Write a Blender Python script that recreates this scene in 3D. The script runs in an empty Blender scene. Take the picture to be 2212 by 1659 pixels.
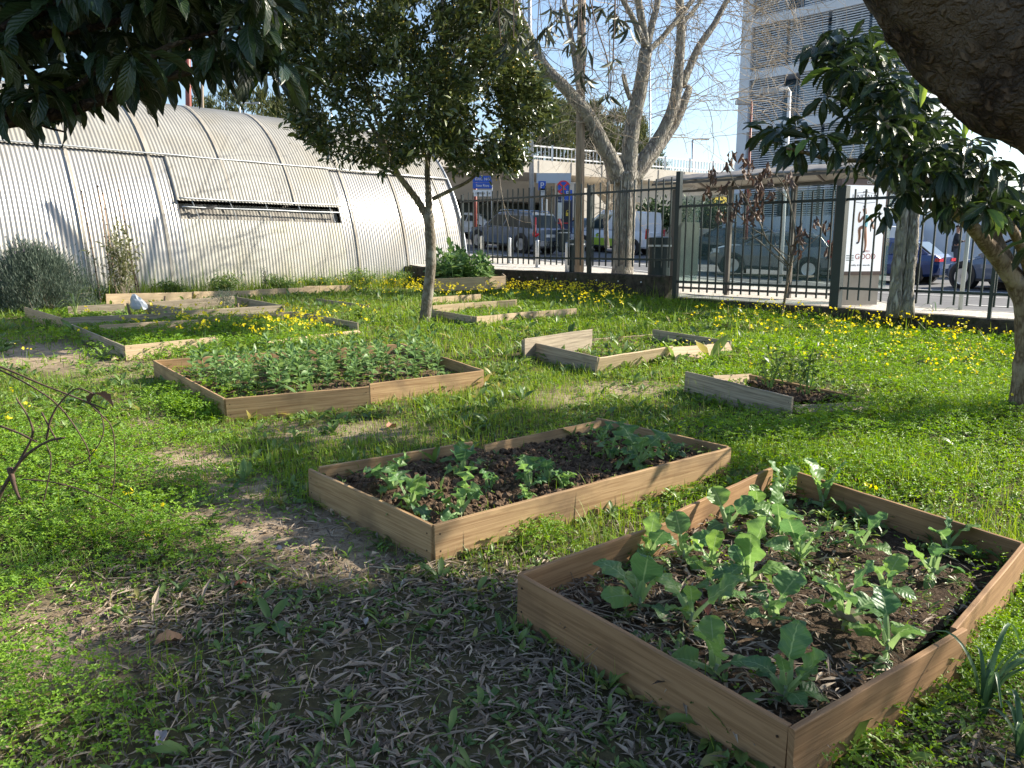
import bpy, bmesh, math, random
import numpy as np
from mathutils import Vector, noise
R = math.radians
random.seed(7); rng = np.random.default_rng(11)
scene = bpy.context.scene
C = scene.collection

# ---------------------------------------------------------------- camera, sky, sun
EYE = 1.65; PITCH = R(10.2); FPX = 1661.0            # reference grid 2212 x 1659
cam = bpy.data.cameras.new('camera'); co = bpy.data.objects.new('camera', cam); C.objects.link(co)
co.location = (0, 0, EYE); co.rotation_euler = (R(90) - PITCH, 0, 0)
cam.sensor_width = 36; cam.lens = FPX / 2212 * 36; cam.clip_start = .05; cam.clip_end = 3000
scene.camera = co
SUN_AZ = np.array([.965, .26]); SUN_AZ /= np.linalg.norm(SUN_AZ); SUN_EL = R(32)
w = bpy.data.worlds.new('World'); scene.world = w; w.use_nodes = True
nt = w.node_tree; sky = nt.nodes.new('ShaderNodeTexSky'); sky.sky_type = 'NISHITA'; sky.sun_disc = False
sky.sun_elevation = SUN_EL; sky.sun_rotation = math.atan2(SUN_AZ[0], SUN_AZ[1])
sky.air_density = 1.0; sky.dust_density = .8; sky.ozone_density = 1.6
bg = nt.nodes['Background']; bg.inputs[1].default_value = .10; nt.links.new(sky.outputs[0], bg.inputs[0])
sl = bpy.data.lights.new('sun', 'SUN'); sl.energy = 5.0; sl.angle = R(.5); sl.color = (1, .92, .78)
so = bpy.data.objects.new('sun', sl); C.objects.link(so)
sd = Vector((SUN_AZ[0]*math.cos(SUN_EL), SUN_AZ[1]*math.cos(SUN_EL), math.sin(SUN_EL)))
so.rotation_euler = sd.to_track_quat('Z', 'Y').to_euler(); so.location = (20, 5, 20)
scene.view_settings.view_transform = 'Standard'; scene.view_settings.look = 'None'
scene.view_settings.exposure = 1.2; scene.view_settings.gamma = 1

# ---------------------------------------------------------------- projection helpers (plain geometry)
cp, sp = math.cos(PITCH), math.sin(PITCH)
def ray(u, v):
    x = (u - 1106) / FPX; y = (829.5 - v) / FPX
    return np.array([x, cp + y*sp, -sp + y*cp])
def at(u, v, Y):
    d = ray(u, v); return np.array([0, 0, EYE]) + d * (Y / d[1])
def proj(x, y, z):
    zz = z - EYE; D = y*cp - zz*sp; U = y*sp + zz*cp
    D = np.maximum(D, .05)
    return 1106 + FPX*x/D, 829.5 - FPX*U/D
def ppm(p):   # reference px per metre
    return FPX / (p[1]*cp - (p[2]-EYE)*sp)
def G(x, y):  # garden ground height
    x = np.asarray(x, float); y = np.asarray(y, float)
    g = .03*np.clip(y, -5, 19) - .045*np.clip(x-3, 0, 6)*np.clip((y-7)/5, 0, 1)
    return np.minimum(g, .5) + .012*np.sin(x*1.7+y*.9)*np.cos(y*1.3-x*.4)
def on(u, v, h=0.):
    d = ray(u, v); t = .5; o = np.array([0, 0, EYE])
    for _ in range(60):
        p = o + d*t; e = p[2] - (float(G(p[0], p[1])) + h)
        if abs(e) < 1e-4: break
        t += e / max(.03, -d[2] + .035) * .9
        if t > 400: break
    return o + d*t
A2 = np.array([.671, .741]); B2 = np.array([.69, -.724]); N2 = np.array([.724, .69])
def sn(s, n):  # street frame -> world
    # s = x*.69 - y*.724 ; n = x*.724 + y*.69
    return np.array([s*.69 + n*.724, -s*.724 + n*.69])
def S(x, y):   # street height
    s = np.asarray(x)*.69 - np.asarray(y)*.724
    t = np.clip(-9.5 - s, 0, 40)
    return .55 + .068*t*t/(t+1.2)

# ---------------------------------------------------------------- mesh builder
class MB:
    def __init__(s): s.V=[]; s.F=[]; s.UV=[]; s.R=[]; s.MI=[]; s.n=0
    def add(s, V, F, UV=None, r=None, mi=0):
        V = np.asarray(V, float).reshape(-1, 3)
        if isinstance(F, np.ndarray): Fs=[F]
        else:
            Fs=[]; by={}
            for f in F: by.setdefault(len(f), []).append(f)
            for k in by: Fs.append(np.array(by[k]))
        for f in Fs:
            s.F.append(f + s.n); s.MI.append(np.full(len(f), mi))
        s.V.append(V); s.UV.append(np.zeros((len(V), 2)) if UV is None else np.asarray(UV, float))
        if r is None: r = random.random()
        s.R.append(np.broadcast_to(np.asarray(r, float), (len(V),)).copy()); s.n += len(V)
        return s
    def box(s, c, d, ax=None, mi=0, r=None):
        """c centre, d full dims, ax = 3x3 rows axes"""
        ax = np.eye(3) if ax is None else np.asarray(ax, float)
        cs = np.array([[i, j, k] for i in (-.5, .5) for j in (-.5, .5) for k in (-.5, .5)]) * np.array(d)
        V = cs @ ax + np.array(c)
        F = np.array([[0,1,3,2],[4,6,7,5],[0,4,5,1],[2,3,7,6],[0,2,6,4],[1,5,7,3]])
        # face-wise uv in metres: split verts
        VV=[]; FF=[]; U=[]
        for i, f in enumerate(F):
            q = cs[f]; dims = [j for j in range(3) if np.ptp(q[:, j]) > 1e-9]
            if len(dims) < 2: dims = [0, 1]
            FF.append([4*i, 4*i+1, 4*i+2, 4*i+3]); VV += list(V[f]); U += list(q[:, dims])
        return s.add(VV, np.array(FF), U, r, mi)
    def beam(s, p, q, w_, h_, up=(0,0,1), mi=0, r=None):
        p = np.array(p, float); q = np.array(q, float); x = q-p; L = np.linalg.norm(x); x /= L
        z = np.array(up, float); z = z - x*np.dot(z, x)
        if np.linalg.norm(z) < 1e-4: z = np.array([1., 0, 0]) - x*x[0]
        z /= np.linalg.norm(z); y = np.cross(z, x)
        return s.box((p+q)/2, (L, w_, h_), [x, y, z], mi, r)
    def tube(s, P, rad, seg=8, mi=0, r=None, rough=0, cap=True):
        P = np.array(P, float); n = len(P); rad = np.broadcast_to(np.asarray(rad, float), (n,))
        T = np.gradient(P, axis=0); T /= np.linalg.norm(T, axis=1)[:, None] + 1e-9
        ref = np.array([0, 0, 1.]) if abs(T[0][2]) < .9 else np.array([1., 0, 0])
        X = np.cross(T[0], ref); X /= np.linalg.norm(X); V=[]; U=[]
        L = np.concatenate([[0], np.cumsum(np.linalg.norm(np.diff(P, axis=0), axis=1))])
        an = np.arange(seg)*2*math.pi/seg
        for i in range(n):
            X = X - T[i]*np.dot(X, T[i]); X /= np.linalg.norm(X) + 1e-9; Y = np.cross(T[i], X)
            rr = rad[i]*np.ones(seg)
            if rough:
                for k in range(seg):
                    q = P[i] + rad[i]*(math.cos(an[k])*X + math.sin(an[k])*Y)
                    f = 1/max(rad[i], .02)
                    rr[k] *= 1 + rough*(noise.noise(Vector(q*f*.9)) + .6*noise.noise(Vector(q*f*2.7)) + .35*noise.noise(Vector(q*f*7)))
            V.append(P[i] + rr[:, None]*(np.cos(an)[:, None]*X + np.sin(an)[:, None]*Y))
            U.append(np.stack([an/(2*math.pi), np.full(seg, L[i])], 1))
        V = np.concatenate(V); U = np.concatenate(U)
        i, k = np.meshgrid(np.arange(n-1), np.arange(seg), indexing='ij'); k2 = (k+1) % seg
        F = np.stack([i*seg+k, i*seg+k2, (i+1)*seg+k2, (i+1)*seg+k], -1).reshape(-1, 4)
        s.add(V, F, U, r, mi)
        if cap:
            s.F.append(np.array([list(range(seg))[::-1], [(n-1)*seg+j for j in range(seg)]]) + s.n - len(V)); s.MI.append(np.full(2, mi))
        return s
    def lathe(s, c, prof, seg=16, ax=None, mi=0, r=None):
        """prof = [(radius, height)], axis z of ax"""
        ax = np.eye(3) if ax is None else np.asarray(ax, float)
        an = np.arange(seg)*2*math.pi/seg; V=[]
        for (ra, h) in prof:
            V.append(np.stack([ra*np.cos(an), ra*np.sin(an), np.full(seg, h)], 1) @ ax + np.array(c))
        V = np.concatenate(V); n = len(prof)
        i, k = np.meshgrid(np.arange(n-1), np.arange(seg), indexing='ij'); k2 = (k+1) % seg
        F = np.stack([i*seg+k, i*seg+k2, (i+1)*seg+k2, (i+1)*seg+k], -1).reshape(-1, 4)
        s.add(V, F, None, r, mi)
        s.F.append(np.array([list(range(seg))[::-1], [(n-1)*seg+j for j in range(seg)]]) + s.n - len(V)); s.MI.append(np.full(2, mi))
        return s
    def scatter(s, tpl, O, M, r=None, mi=0):
        """tpl=(V,F,UV); O Nx3 origins; M Nx3x3 (rows = axes, scaled)"""
        tv, tf, tu = tpl; N = len(O)
        if N == 0: return s
        V = (np.einsum('vk,nkj->nvj', tv, M) + O[:, None, :]).reshape(-1, 3)
        F = (tf[None] + (np.arange(N)*len(tv))[:, None, None]).reshape(-1, tf.shape[1])
        if r is None: r = rng.random(N)
        return s.add(V, F, np.tile(tu, (N, 1)), np.repeat(r, len(tv)), mi)
    def build(s, name, mats, parent=None, smooth=False, local=False, bevel=0):
        V = np.concatenate(s.V) if s.V else np.zeros((0, 3))
        if parent is not None and not local:
            p = parent
            while p is not None: V = V - np.array(p.location); p = p.parent
        me = bpy.data.meshes.new(name)
        lens = np.concatenate([np.full(len(f), f.shape[1]) for f in s.F]); loops = np.concatenate([f.ravel() for f in s.F])
        me.vertices.add(len(V)); me.vertices.foreach_set('co', V.astype(np.float32).ravel())
        me.loops.add(len(loops)); me.loops.foreach_set('vertex_index', loops.astype(np.int32))
        me.polygons.add(len(lens)); st = np.concatenate([[0], np.cumsum(lens)[:-1]])
        me.polygons.foreach_set('loop_start', st.astype(np.int32)); me.polygons.foreach_set('loop_total', lens.astype(np.int32))
        me.polygons.foreach_set('material_index', np.concatenate(s.MI).astype(np.int32))
        me.update(calc_edges=True)
        uv = me.uv_layers.new(name='UVMap'); U = np.concatenate(s.UV)
        uv.data.foreach_set('uv', U[loops].astype(np.float32).ravel())
        at_ = me.attributes.new('rnd', 'FLOAT', 'POINT'); at_.data.foreach_set('value', np.concatenate(s.R).astype(np.float32))
        me.polygons.foreach_set('use_smooth', np.full(len(lens), bool(smooth)))
        for m in (mats if isinstance(mats, (list, tuple)) else [mats]): me.materials.append(m)
        me.validate()
        o = bpy.data.objects.new(name, me); C.objects.link(o); o.parent = parent
        if bevel:
            b = o.modifiers.new('bevel', 'BEVEL'); b.width = bevel; b.segments = 2; b.limit_method = 'ANGLE'; b.angle_limit = R(35)
        return o
def tag(o, label=None, cat=None, group=None, kind=None):
    if label: o['label'] = label
    if cat: o['category'] = cat
    if group: o['group'] = group
    if kind: o['kind'] = kind
    return o
def empty(name, loc, label, cat, group=None, rz=0):
    o = bpy.data.objects.new(name, None); C.objects.link(o); o.location = tuple(float(t) for t in loc); o.rotation_euler.z = rz
    o.empty_display_size = .2
    return tag(o, label, cat, group)
def copy_tree(o, parent=None):
    c = o.copy(); C.objects.link(c); c.parent = parent
    for ch in [k for k in o.children]: copy_tree(ch, c)
    return c
def rand_basis(N, up=(0, 0, 1), spread=1.):
    """random rotations: rows x,y,z; y = leaf direction"""
    a = rng.uniform(0, 2*math.pi, N); return a
def frames(dirs, ups):
    y = dirs / (np.linalg.norm(dirs, axis=1)[:, None] + 1e-9)
    x = np.cross(y, ups); x /= np.linalg.norm(x, axis=1)[:, None] + 1e-9
    z = np.cross(x, y); return np.stack([x, y, z], 1)
def catmull(P, k=6):
    P = [np.array(p, float) for p in P]; P = [2*P[0]-P[1]] + P + [2*P[-1]-P[-2]]; out=[]
    for i in range(1, len(P)-2):
        for t in np.linspace(0, 1, k, endpoint=False):
            a, b, c, d = P[i-1:i+3]
            out.append(.5*((2*b) + (-a+c)*t + (2*a-5*b+4*c-d)*t*t + (-a+3*b-3*c+d)*t**3))
    out.append(P[-2]); return np.array(out)

# leaf template: length 1 along y, width w, droop, fold
def leaf_tpl(n=4, w=.3, droop=.3, fold=.12, peak=.5, cross=1, pet=.0, wave=0, tip=0.):
    ys = np.linspace(0, 1, n+1); V=[]; U=[]
    cols = 2*cross + 1
    for i, y in enumerate(ys):
        if y < peak: ww = math.sin(math.pi/2*y/peak)**.8 if y > 0 else .06
        else: ww = math.cos(math.pi/2*(y-peak)/(1-peak))**.75 if y < 1 else .02 + tip
        ww *= w/2
        for j in range(cols):
            t = (j - cross)/cross
            z = abs(t)*fold*ww*2 - droop*y*y + wave*math.sin(y*19 + t*2)*abs(t)*w*.3
            V.append([t*ww, y*(1-.25*droop*y), z]); U.append([(t+1)/2, y])
    F = [[i*cols+j, i*cols+j+1, (i+1)*cols+j+1, (i+1)*cols+j] for i in range(n) for j in range(cols-1)]
    return np.array(V), np.array(F), np.array(U)

# ---------------------------------------------------------------- materials
def nmat(name):
    m = bpy.data.materials.new(name); m.use_nodes = True
    return m, m.node_tree, m.node_tree.nodes['Principled BSDF']
def mk(name, c1, c2=None, scale=6., rough=.7, bump=0., bs=None, spec=.5, metal=0., coord='Object', stretch=(1,1,1), c3=None, s3=1.5, coat=0., a3=.6):
    m, t, p = nmat(name); L = t.links
    p.inputs['Roughness'].default_value = rough; p.inputs['Metallic'].default_value = metal
    p.inputs['Specular IOR Level'].default_value = spec; p.inputs['Coat Weight'].default_value = coat
    tc = t.nodes.new('ShaderNodeTexCoord'); mp = t.nodes.new('ShaderNodeMapping'); mp.inputs['Scale'].default_value = stretch
    L.new(tc.outputs[coord], mp.inputs[0])
    if c2 is None and not bump: p.inputs['Base Color'].default_value = (*c1, 1); return m
    n = t.nodes.new('ShaderNodeTexNoise'); n.inputs['Scale'].default_value = scale; n.inputs['Detail'].default_value = 8; n.inputs['Roughness'].default_value = .65
    L.new(mp.outputs[0], n.inputs[0])
    if c2 is not None:
        cr = t.nodes.new('ShaderNodeValToRGB'); cr.color_ramp.elements[0].position = .35; cr.color_ramp.elements[1].position = .65
        cr.color_ramp.elements[0].color = (*c1, 1); cr.color_ramp.elements[1].color = (*c2, 1)
        L.new(n.outputs[0], cr.inputs[0]); out = cr.outputs[0]
        if c3 is not None:
            n3 = t.nodes.new('ShaderNodeTexNoise'); n3.inputs['Scale'].default_value = s3; n3.inputs['Detail'].default_value = 6
            L.new(tc.outputs[coord], n3.inputs[0])
            r3 = t.nodes.new('ShaderNodeMapRange'); r3.inputs[1].default_value = .5; r3.inputs[2].default_value = .68; r3.inputs[4].default_value = a3
            L.new(n3.outputs[0], r3.inputs[0]); mx = t.nodes.new('ShaderNodeMix'); mx.data_type = 'RGBA'
            L.new(r3.outputs[0], mx.inputs[0]); L.new(out, mx.inputs[6]); mx.inputs[7].default_value = (*c3, 1); out = mx.outputs[2]
        L.new(out, p.inputs['Base Color'])
    else: p.inputs['Base Color'].default_value = (*c1, 1)
    if bump:
        b = t.nodes.new('ShaderNodeBump'); b.inputs['Strength'].default_value = min(1, bump); b.inputs['Distance'].default_value = bs or .02
        L.new(n.outputs[0], b.inputs['Height']); L.new(b.outputs[0], p.inputs['Normal'])
    return m
def leafmat(name, c1, c2, rough=.45, transl=.35, tc_=None, spec=.5, veins=None, c3=None):
    """colour varies leaf by leaf through the 'rnd' attribute; translucent"""
    m, t, p = nmat(name); L = t.links
    a = t.nodes.new('ShaderNodeAttribute'); a.attribute_name = 'rnd'
    cr = t.nodes.new('ShaderNodeValToRGB'); cr.color_ramp.elements[0].color = (*c1, 1); cr.color_ramp.elements[1].color = (*c2, 1)
    if c3 is not None:
        cr.color_ramp.elements[1].position = .93; e = cr.color_ramp.elements.new(.97); e.color = (*c3, 1)
    L.new(a.outputs['Fac'], cr.inputs[0]); out = cr.outputs[0]
    if veins:
        uv = t.nodes.new('ShaderNodeUVMap'); sx = t.nodes.new('ShaderNodeSeparateXYZ'); L.new(uv.outputs[0], sx.inputs[0])
        def mth(op, x, y=None, c=None):
            q = t.nodes.new('ShaderNodeMath'); q.operation = op
            for k, val in enumerate((x, y, c)):
                if val is None: continue
                if isinstance(val, (int, float)): q.inputs[k].default_value = val
                else: L.new(val, q.inputs[k])
            return q.outputs[0]
        ax_ = mth('ABSOLUTE', mth('SUBTRACT', sx.outputs[0], .5))
        wdt = mth('MULTIPLY_ADD', sx.outputs[1], -.022, .035)
        mid = mth('LESS_THAN', ax_, wdt)
        fr = mth('FRACT', mth('MULTIPLY_ADD', ax_, -veins*.55, mth('MULTIPLY', sx.outputs[1], veins)))
        sv = mth('LESS_THAN', fr, .09)
        hgt = mth('PINGPONG', fr, .5)
        fac = mth('MAXIMUM', mth('MULTIPLY', mid, .8), mth('MULTIPLY', sv, .22))
        mx = t.nodes.new('ShaderNodeMix'); mx.data_type = 'RGBA'; L.new(fac, mx.inputs[0]); L.new(out, mx.inputs[6])
        vc = tuple(min(1, k*.9+.09) for k in c2); mx.inputs[7].default_value = (*vc, 1); out = mx.outputs[2]
        b = t.nodes.new('ShaderNodeBump'); b.inputs['Strength'].default_value = .5; b.inputs['Distance'].default_value = .006
        L.new(hgt, b.inputs['Height']); L.new(b.outputs[0], p.inputs['Normal'])
    L.new(out, p.inputs['Base Color']); p.inputs['Roughness'].default_value = rough; p.inputs['Specular IOR Level'].default_value = spec
    tr = t.nodes.new('ShaderNodeBsdfTranslucent'); hs = t.nodes.new('ShaderNodeHueSaturation'); hs.inputs['Value'].default_value = 1.8; hs.inputs['Saturation'].default_value = 1.1
    hs.inputs['Hue'].default_value = .485
    L.new(out, hs.inputs['Color']); L.new(hs.outputs[0], tr.inputs[0])
    mixs = t.nodes.new('ShaderNodeMixShader'); mixs.inputs[0].default_value = transl
    L.new(p.outputs[0], mixs.inputs[1]); L.new(tr.outputs[0], mixs.inputs[2])
    L.new(mixs.outputs[0], t.nodes['Material Output'].inputs[0])
    return m
def woodmat(name, c1, c2, dark, stain=.35):
    m, t, p = nmat(name); L = t.links
    uv = t.nodes.new('ShaderNodeUVMap'); a = t.nodes.new('ShaderNodeAttribute'); a.attribute_name = 'rnd'
    sh = t.nodes.new('ShaderNodeVectorMath'); sh.operation = 'MULTIPLY_ADD'; cx = t.nodes.new('ShaderNodeCombineXYZ')
    L.new(a.outputs['Fac'], cx.inputs[0]); L.new(a.outputs['Fac'], cx.inputs[1]); L.new(a.outputs['Fac'], cx.inputs[2])
    L.new(cx.outputs[0], sh.inputs[0]); sh.inputs[1].default_value = (31, 17, 9); L.new(uv.outputs[0], sh.inputs[2])
    mp = t.nodes.new('ShaderNodeMapping'); mp.inputs['Scale'].default_value = (1.1, 34, 1); L.new(sh.outputs[0], mp.inputs[0])
    n = t.nodes.new('ShaderNodeTexNoise'); n.inputs['Scale'].default_value = 1.6; n.inputs['Detail'].default_value = 9; n.inputs['Distortion'].default_value = 1.1; n.inputs['Roughness'].default_value = .6
    L.new(mp.outputs[0], n.inputs[0])
    cr = t.nodes.new('ShaderNodeValToRGB'); cr.color_ramp.elements[0].position = .36; cr.color_ramp.elements[1].position = .6
    cr.color_ramp.elements[0].color = (*c1, 1); cr.color_ramp.elements[1].color = (*c2, 1); L.new(n.outputs[0], cr.inputs[0])
    n2 = t.nodes.new('ShaderNodeTexNoise'); n2.inputs['Scale'].default_value = 3.2; n2.inputs['Detail'].default_value = 7; L.new(sh.outputs[0], n2.inputs[0])
    mr = t.nodes.new('ShaderNodeMapRange'); mr.inputs[1].default_value = .5; mr.inputs[2].default_value = .72; mr.inputs[4].default_value = stain; L.new(n2.outputs[0], mr.inputs[0])
    mx = t.nodes.new('ShaderNodeMix'); mx.data_type = 'RGBA'; L.new(mr.outputs[0], mx.inputs[0]); L.new(cr.outputs[0], mx.inputs[6]); mx.inputs[7].default_value = (*dark, 1)
    # knots
    vo = t.nodes.new('ShaderNodeTexVoronoi'); vo.inputs['Scale'].default_value = 3.4; mk_ = t.nodes.new('ShaderNodeMapping'); mk_.inputs['Scale'].default_value = (.8, 1.5, 1)
    L.new(sh.outputs[0], mk_.inputs[0]); L.new(mk_.outputs[0], vo.inputs[0])
    k = t.nodes.new('ShaderNodeMapRange'); k.inputs[1].default_value = .045; k.inputs[2].default_value = .02; k.inputs[4].default_value = .8; L.new(vo.outputs['Distance'], k.inputs[0])
    m2 = t.nodes.new('ShaderNodeMix'); m2.data_type = 'RGBA'; L.new(k.outputs[0], m2.inputs[0]); L.new(mx.outputs[2], m2.inputs[6]); m2.inputs[7].default_value = (*[x*.45 for x in dark], 1)
    L.new(m2.outputs[2], p.inputs['Base Color']); p.inputs['Roughness'].default_value = .75; p.inputs['Specular IOR Level'].default_value = .25
    b = t.nodes.new('ShaderNodeBump'); b.inputs['Strength'].default_value = .4; b.inputs['Distance'].default_value = .004; L.new(n.outputs[0], b.inputs['Height']); L.new(b.outputs[0], p.inputs['Normal'])
    return m
def barkmat(name, c1, c2, c3, sx=(7, 7, 1.6), bump=.9, dist=.03):
    m, t, p = nmat(name); L = t.links
    tc = t.nodes.new('ShaderNodeTexCoord'); mp = t.nodes.new('ShaderNodeMapping'); mp.inputs['Scale'].default_value = sx; L.new(tc.outputs['Object'], mp.inputs[0])
    v = t.nodes.new('ShaderNodeTexVoronoi'); v.feature = 'DISTANCE_TO_EDGE'; v.inputs['Scale'].default_value = 2.2
    n0 = t.nodes.new('ShaderNodeTexNoise'); n0.inputs['Scale'].default_value = 2; n0.inputs['Detail'].default_value = 6
    ad = t.nodes.new('ShaderNodeVectorMath'); ad.operation = 'ADD'; L.new(mp.outputs[0], ad.inputs[0]); L.new(mp.outputs[0], n0.inputs[0]); L.new(n0.outputs[1], ad.inputs[1]); L.new(ad.outputs[0], v.inputs[0])
    n = t.nodes.new('ShaderNodeTexNoise'); n.inputs['Scale'].default_value = 5; n.inputs['Detail'].default_value = 8; L.new(tc.outputs['Object'], n.inputs[0])
    mr = t.nodes.new('ShaderNodeMapRange'); mr.inputs[2].default_value = .3; L.new(v.outputs[0], mr.inputs[0])
    mx = t.nodes.new('ShaderNodeMix'); mx.data_type = 'RGBA'; L.new(mr.outputs[0], mx.inputs[0]); mx.inputs[6].default_value = (*c1, 1); mx.inputs[7].default_value = (*c2, 1)
    r2 = t.nodes.new('ShaderNodeMapRange'); r2.inputs[1].default_value = .48; r2.inputs[2].default_value = .62; L.new(n.outputs[0], r2.inputs[0])
    m2 = t.nodes.new('ShaderNodeMix'); m2.data_type = 'RGBA'; L.new(r2.outputs[0], m2.inputs[0]); L.new(mx.outputs[2], m2.inputs[6]); m2.inputs[7].default_value = (*c3, 1)
    L.new(m2.outputs[2], p.inputs['Base Color']); p.inputs['Roughness'].default_value = .9; p.inputs['Specular IOR Level'].default_value = .2
    add = t.nodes.new('ShaderNodeMath'); add.operation = 'ADD'; L.new(mr.outputs[0], add.inputs[0]); L.new(n.outputs[0], add.inputs[1])
    b = t.nodes.new('ShaderNodeBump'); b.inputs['Strength'].default_value = bump; b.inputs['Distance'].default_value = dist; L.new(add.outputs[0], b.inputs['Height']); L.new(b.outputs[0], p.inputs['Normal'])
    return m
def glassmat(name, col, alpha=.25, rough=.03):
    m, t, p = nmat(name); L = t.links
    tr = t.nodes.new('ShaderNodeBsdfTransparent'); tr.inputs[0].default_value = (*[min(1, .75+c*.4) for c in col], 1)
    p.inputs['Base Color'].default_value = (*col, 1); p.inputs['Roughness'].default_value = rough; p.inputs['Specular IOR Level'].default_value = .8
    mx = t.nodes.new('ShaderNodeMixShader'); mx.inputs[0].default_value = alpha
    L.new(tr.outputs[0], mx.inputs[1]); L.new(p.outputs[0], mx.inputs[2]); L.new(mx.outputs[0], t.nodes['Material Output'].inputs[0])
    return m

WOOD = woodmat('pine_board', (.29, .175, .085), (.46, .305, .16), (.18, .12, .07), .8)
WOODA = woodmat('brown_board', (.24, .135, .065), (.36, .215, .11), (.13, .075, .042), .7)
WOODG = woodmat('weathered_board', (.22, .18, .13), (.42, .35, .26), (.10, .08, .06))
WOODP = woodmat('pale_board', (.42, .31, .19), (.60, .46, .30), (.22, .15, .09), .3)
GRASS = leafmat('grass_blade', (.10, .19, .02), (.24, .34, .04), .5, .35, c3=(.36, .30, .14))
CLOVER = leafmat('clover_leaf', (.10, .22, .02), (.22, .36, .03), .5, .35)
WEED = leafmat('weed_leaf', (.07, .14, .035), (.18, .27, .07), .45, .3, c3=(.30, .28, .09))
YEL = leafmat('yellow_petal', (.80, .68, .02), (.90, .80, .05), .5, .3)
KALE = leafmat('kale_leaf', (.07, .165, .065), (.18, .31, .075), .42, .36, veins=6)
BEAN = leafmat('bean_leaf', (.10, .20, .07), (.22, .33, .11), .5, .3)
STEM = mk('pale_stem', (.30, .38, .20), (.40, .42, .30), 30, .6)
GSTEM = mk('green_stem', (.14, .26, .06), (.20, .30, .09), 30, .6)
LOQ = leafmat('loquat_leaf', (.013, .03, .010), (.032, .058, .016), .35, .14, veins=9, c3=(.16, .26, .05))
LAUREL = leafmat('laurel_leaf', (.028, .052, .018), (.125, .15, .045), .3, .14, spec=.75)
DEADL = leafmat('dead_leaf', (.06, .038, .028), (.15, .10, .075), .7, .12)
LITTER = leafmat('litter_leaf', (.09, .065, .045), (.40, .32, .235), .75, .05, c3=(.58, .46, .32))
OLIVE = leafmat('narrow_leaf', (.045, .055, .035), (.09, .10, .06), .5, .15)
LAV = leafmat('lavender_leaf', (.05, .08, .058), (.14, .18, .13), .65, .15)
FAR = leafmat('far_conifer_leaf', (.045, .065, .022), (.14, .15, .055), .8, .15)
HEDGE = leafmat('hedge_leaf', (.02, .045, .018), (.06, .10, .04), .6, .15)
BARKL = barkmat('smooth_bark', (.11, .09, .065), (.22, .19, .15), (.28, .26, .22), (9, 9, 5), .4, .008)
BARKP = barkmat('furrowed_bark', (.15, .135, .115), (.46, .43, .38), (.33, .31, .25), (6, 6, 1.4), 1, .03)
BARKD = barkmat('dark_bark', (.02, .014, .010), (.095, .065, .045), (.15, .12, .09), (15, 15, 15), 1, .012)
BARKT = barkmat('tan_bark', (.12, .085, .055), (.26, .20, .14), (.33, .27, .2), (12, 12, 4), .6, .008)
TWIG = mk('bare_twig', (.26, .21, .15), (.42, .36, .28), 20, .8)
TWIGD = mk('dark_twig', (.05, .03, .022), (.12, .07, .05), 30, .8)
SOIL = mk('dug_soil', (.05, .033, .022), (.17, .115, .075), 22, .95, .9, .03, .1, c3=(.25, .18, .12), s3=60, a3=.7)
SOILD = mk('dark_soil', (.03, .021, .015), (.085, .058, .038), 30, .95, .9, .02, .1, c3=(.15, .11, .08), s3=80, a3=.6)
GREENP = mk('dark_green_paint', (.004, .015, .017), (.007, .021, .024), 9, .42, spec=.5)
CONC = mk('pale_concrete', (.50, .45, .38), (.62, .57, .49), .7, .85, .2, .02, c3=(.34, .31, .27), s3=.35)
CONCD = mk('grey_concrete', (.22, .21, .19), (.32, .31, .28), 1.5, .9, .2, .02)
WALLM = mk('mossy_wall', (.035, .03, .024), (.10, .085, .065), 9, .95, .8, .03, .15, c3=(.03, .045, .018), s3=5)
ASPH = mk('asphalt', (.085, .085, .09), (.13, .13, .135), 3, .85, .2, .01, c3=(.16, .16, .16), s3=.4)
WHITEP = mk('white_paint', (.70, .70, .70), (.80, .80, .80), 5, .5)
WHITEM = mk('white_metal', (.78, .78, .76), None, rough=.4)
ROADW = mk('road_paint', (.55, .55, .53), (.75, .75, .72), 9, .7)
YELP = mk('yellow_paint', (.75, .48, .03), (.80, .55, .06), 4, .6)
STEEL = mk('galvanised_steel', (.42, .44, .46), (.52, .54, .55), 8, .4, metal=.6)
REDP = mk('red_brown_paint', (.22, .05, .035), (.27, .07, .05), 9, .5)
BLACK = mk('black_plastic', (.02, .02, .022), None, rough=.5)
RUBBER = mk('tyre_rubber', (.018, .018, .018), None, rough=.85)
ALLOY = mk('alloy_wheel', (.55, .56, .58), None, rough=.3, metal=.7)
BLUES = mk('blue_sign', (.01, .08, .45), None, rough=.4)
REDS = mk('red_sign', (.65, .03, .03), None, rough=.4)
NAVY = mk('navy_panel', (.012, .03, .09), None, rough=.35)
REDL = mk('red_lamp_glass', (.55, .015, .015), None, rough=.15, spec=.8)
CGLASS = mk('car_window', (.03, .045, .05), None, rough=.06, spec=1.)
SGLASS = glassmat('shelter_glass', (.18, .30, .28), .11)
BARKW = mk('old_pole_wood', (.20, .15, .11), (.38, .31, .24), 4, .85, .5, .01, stretch=(9, 9, .6))

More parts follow.
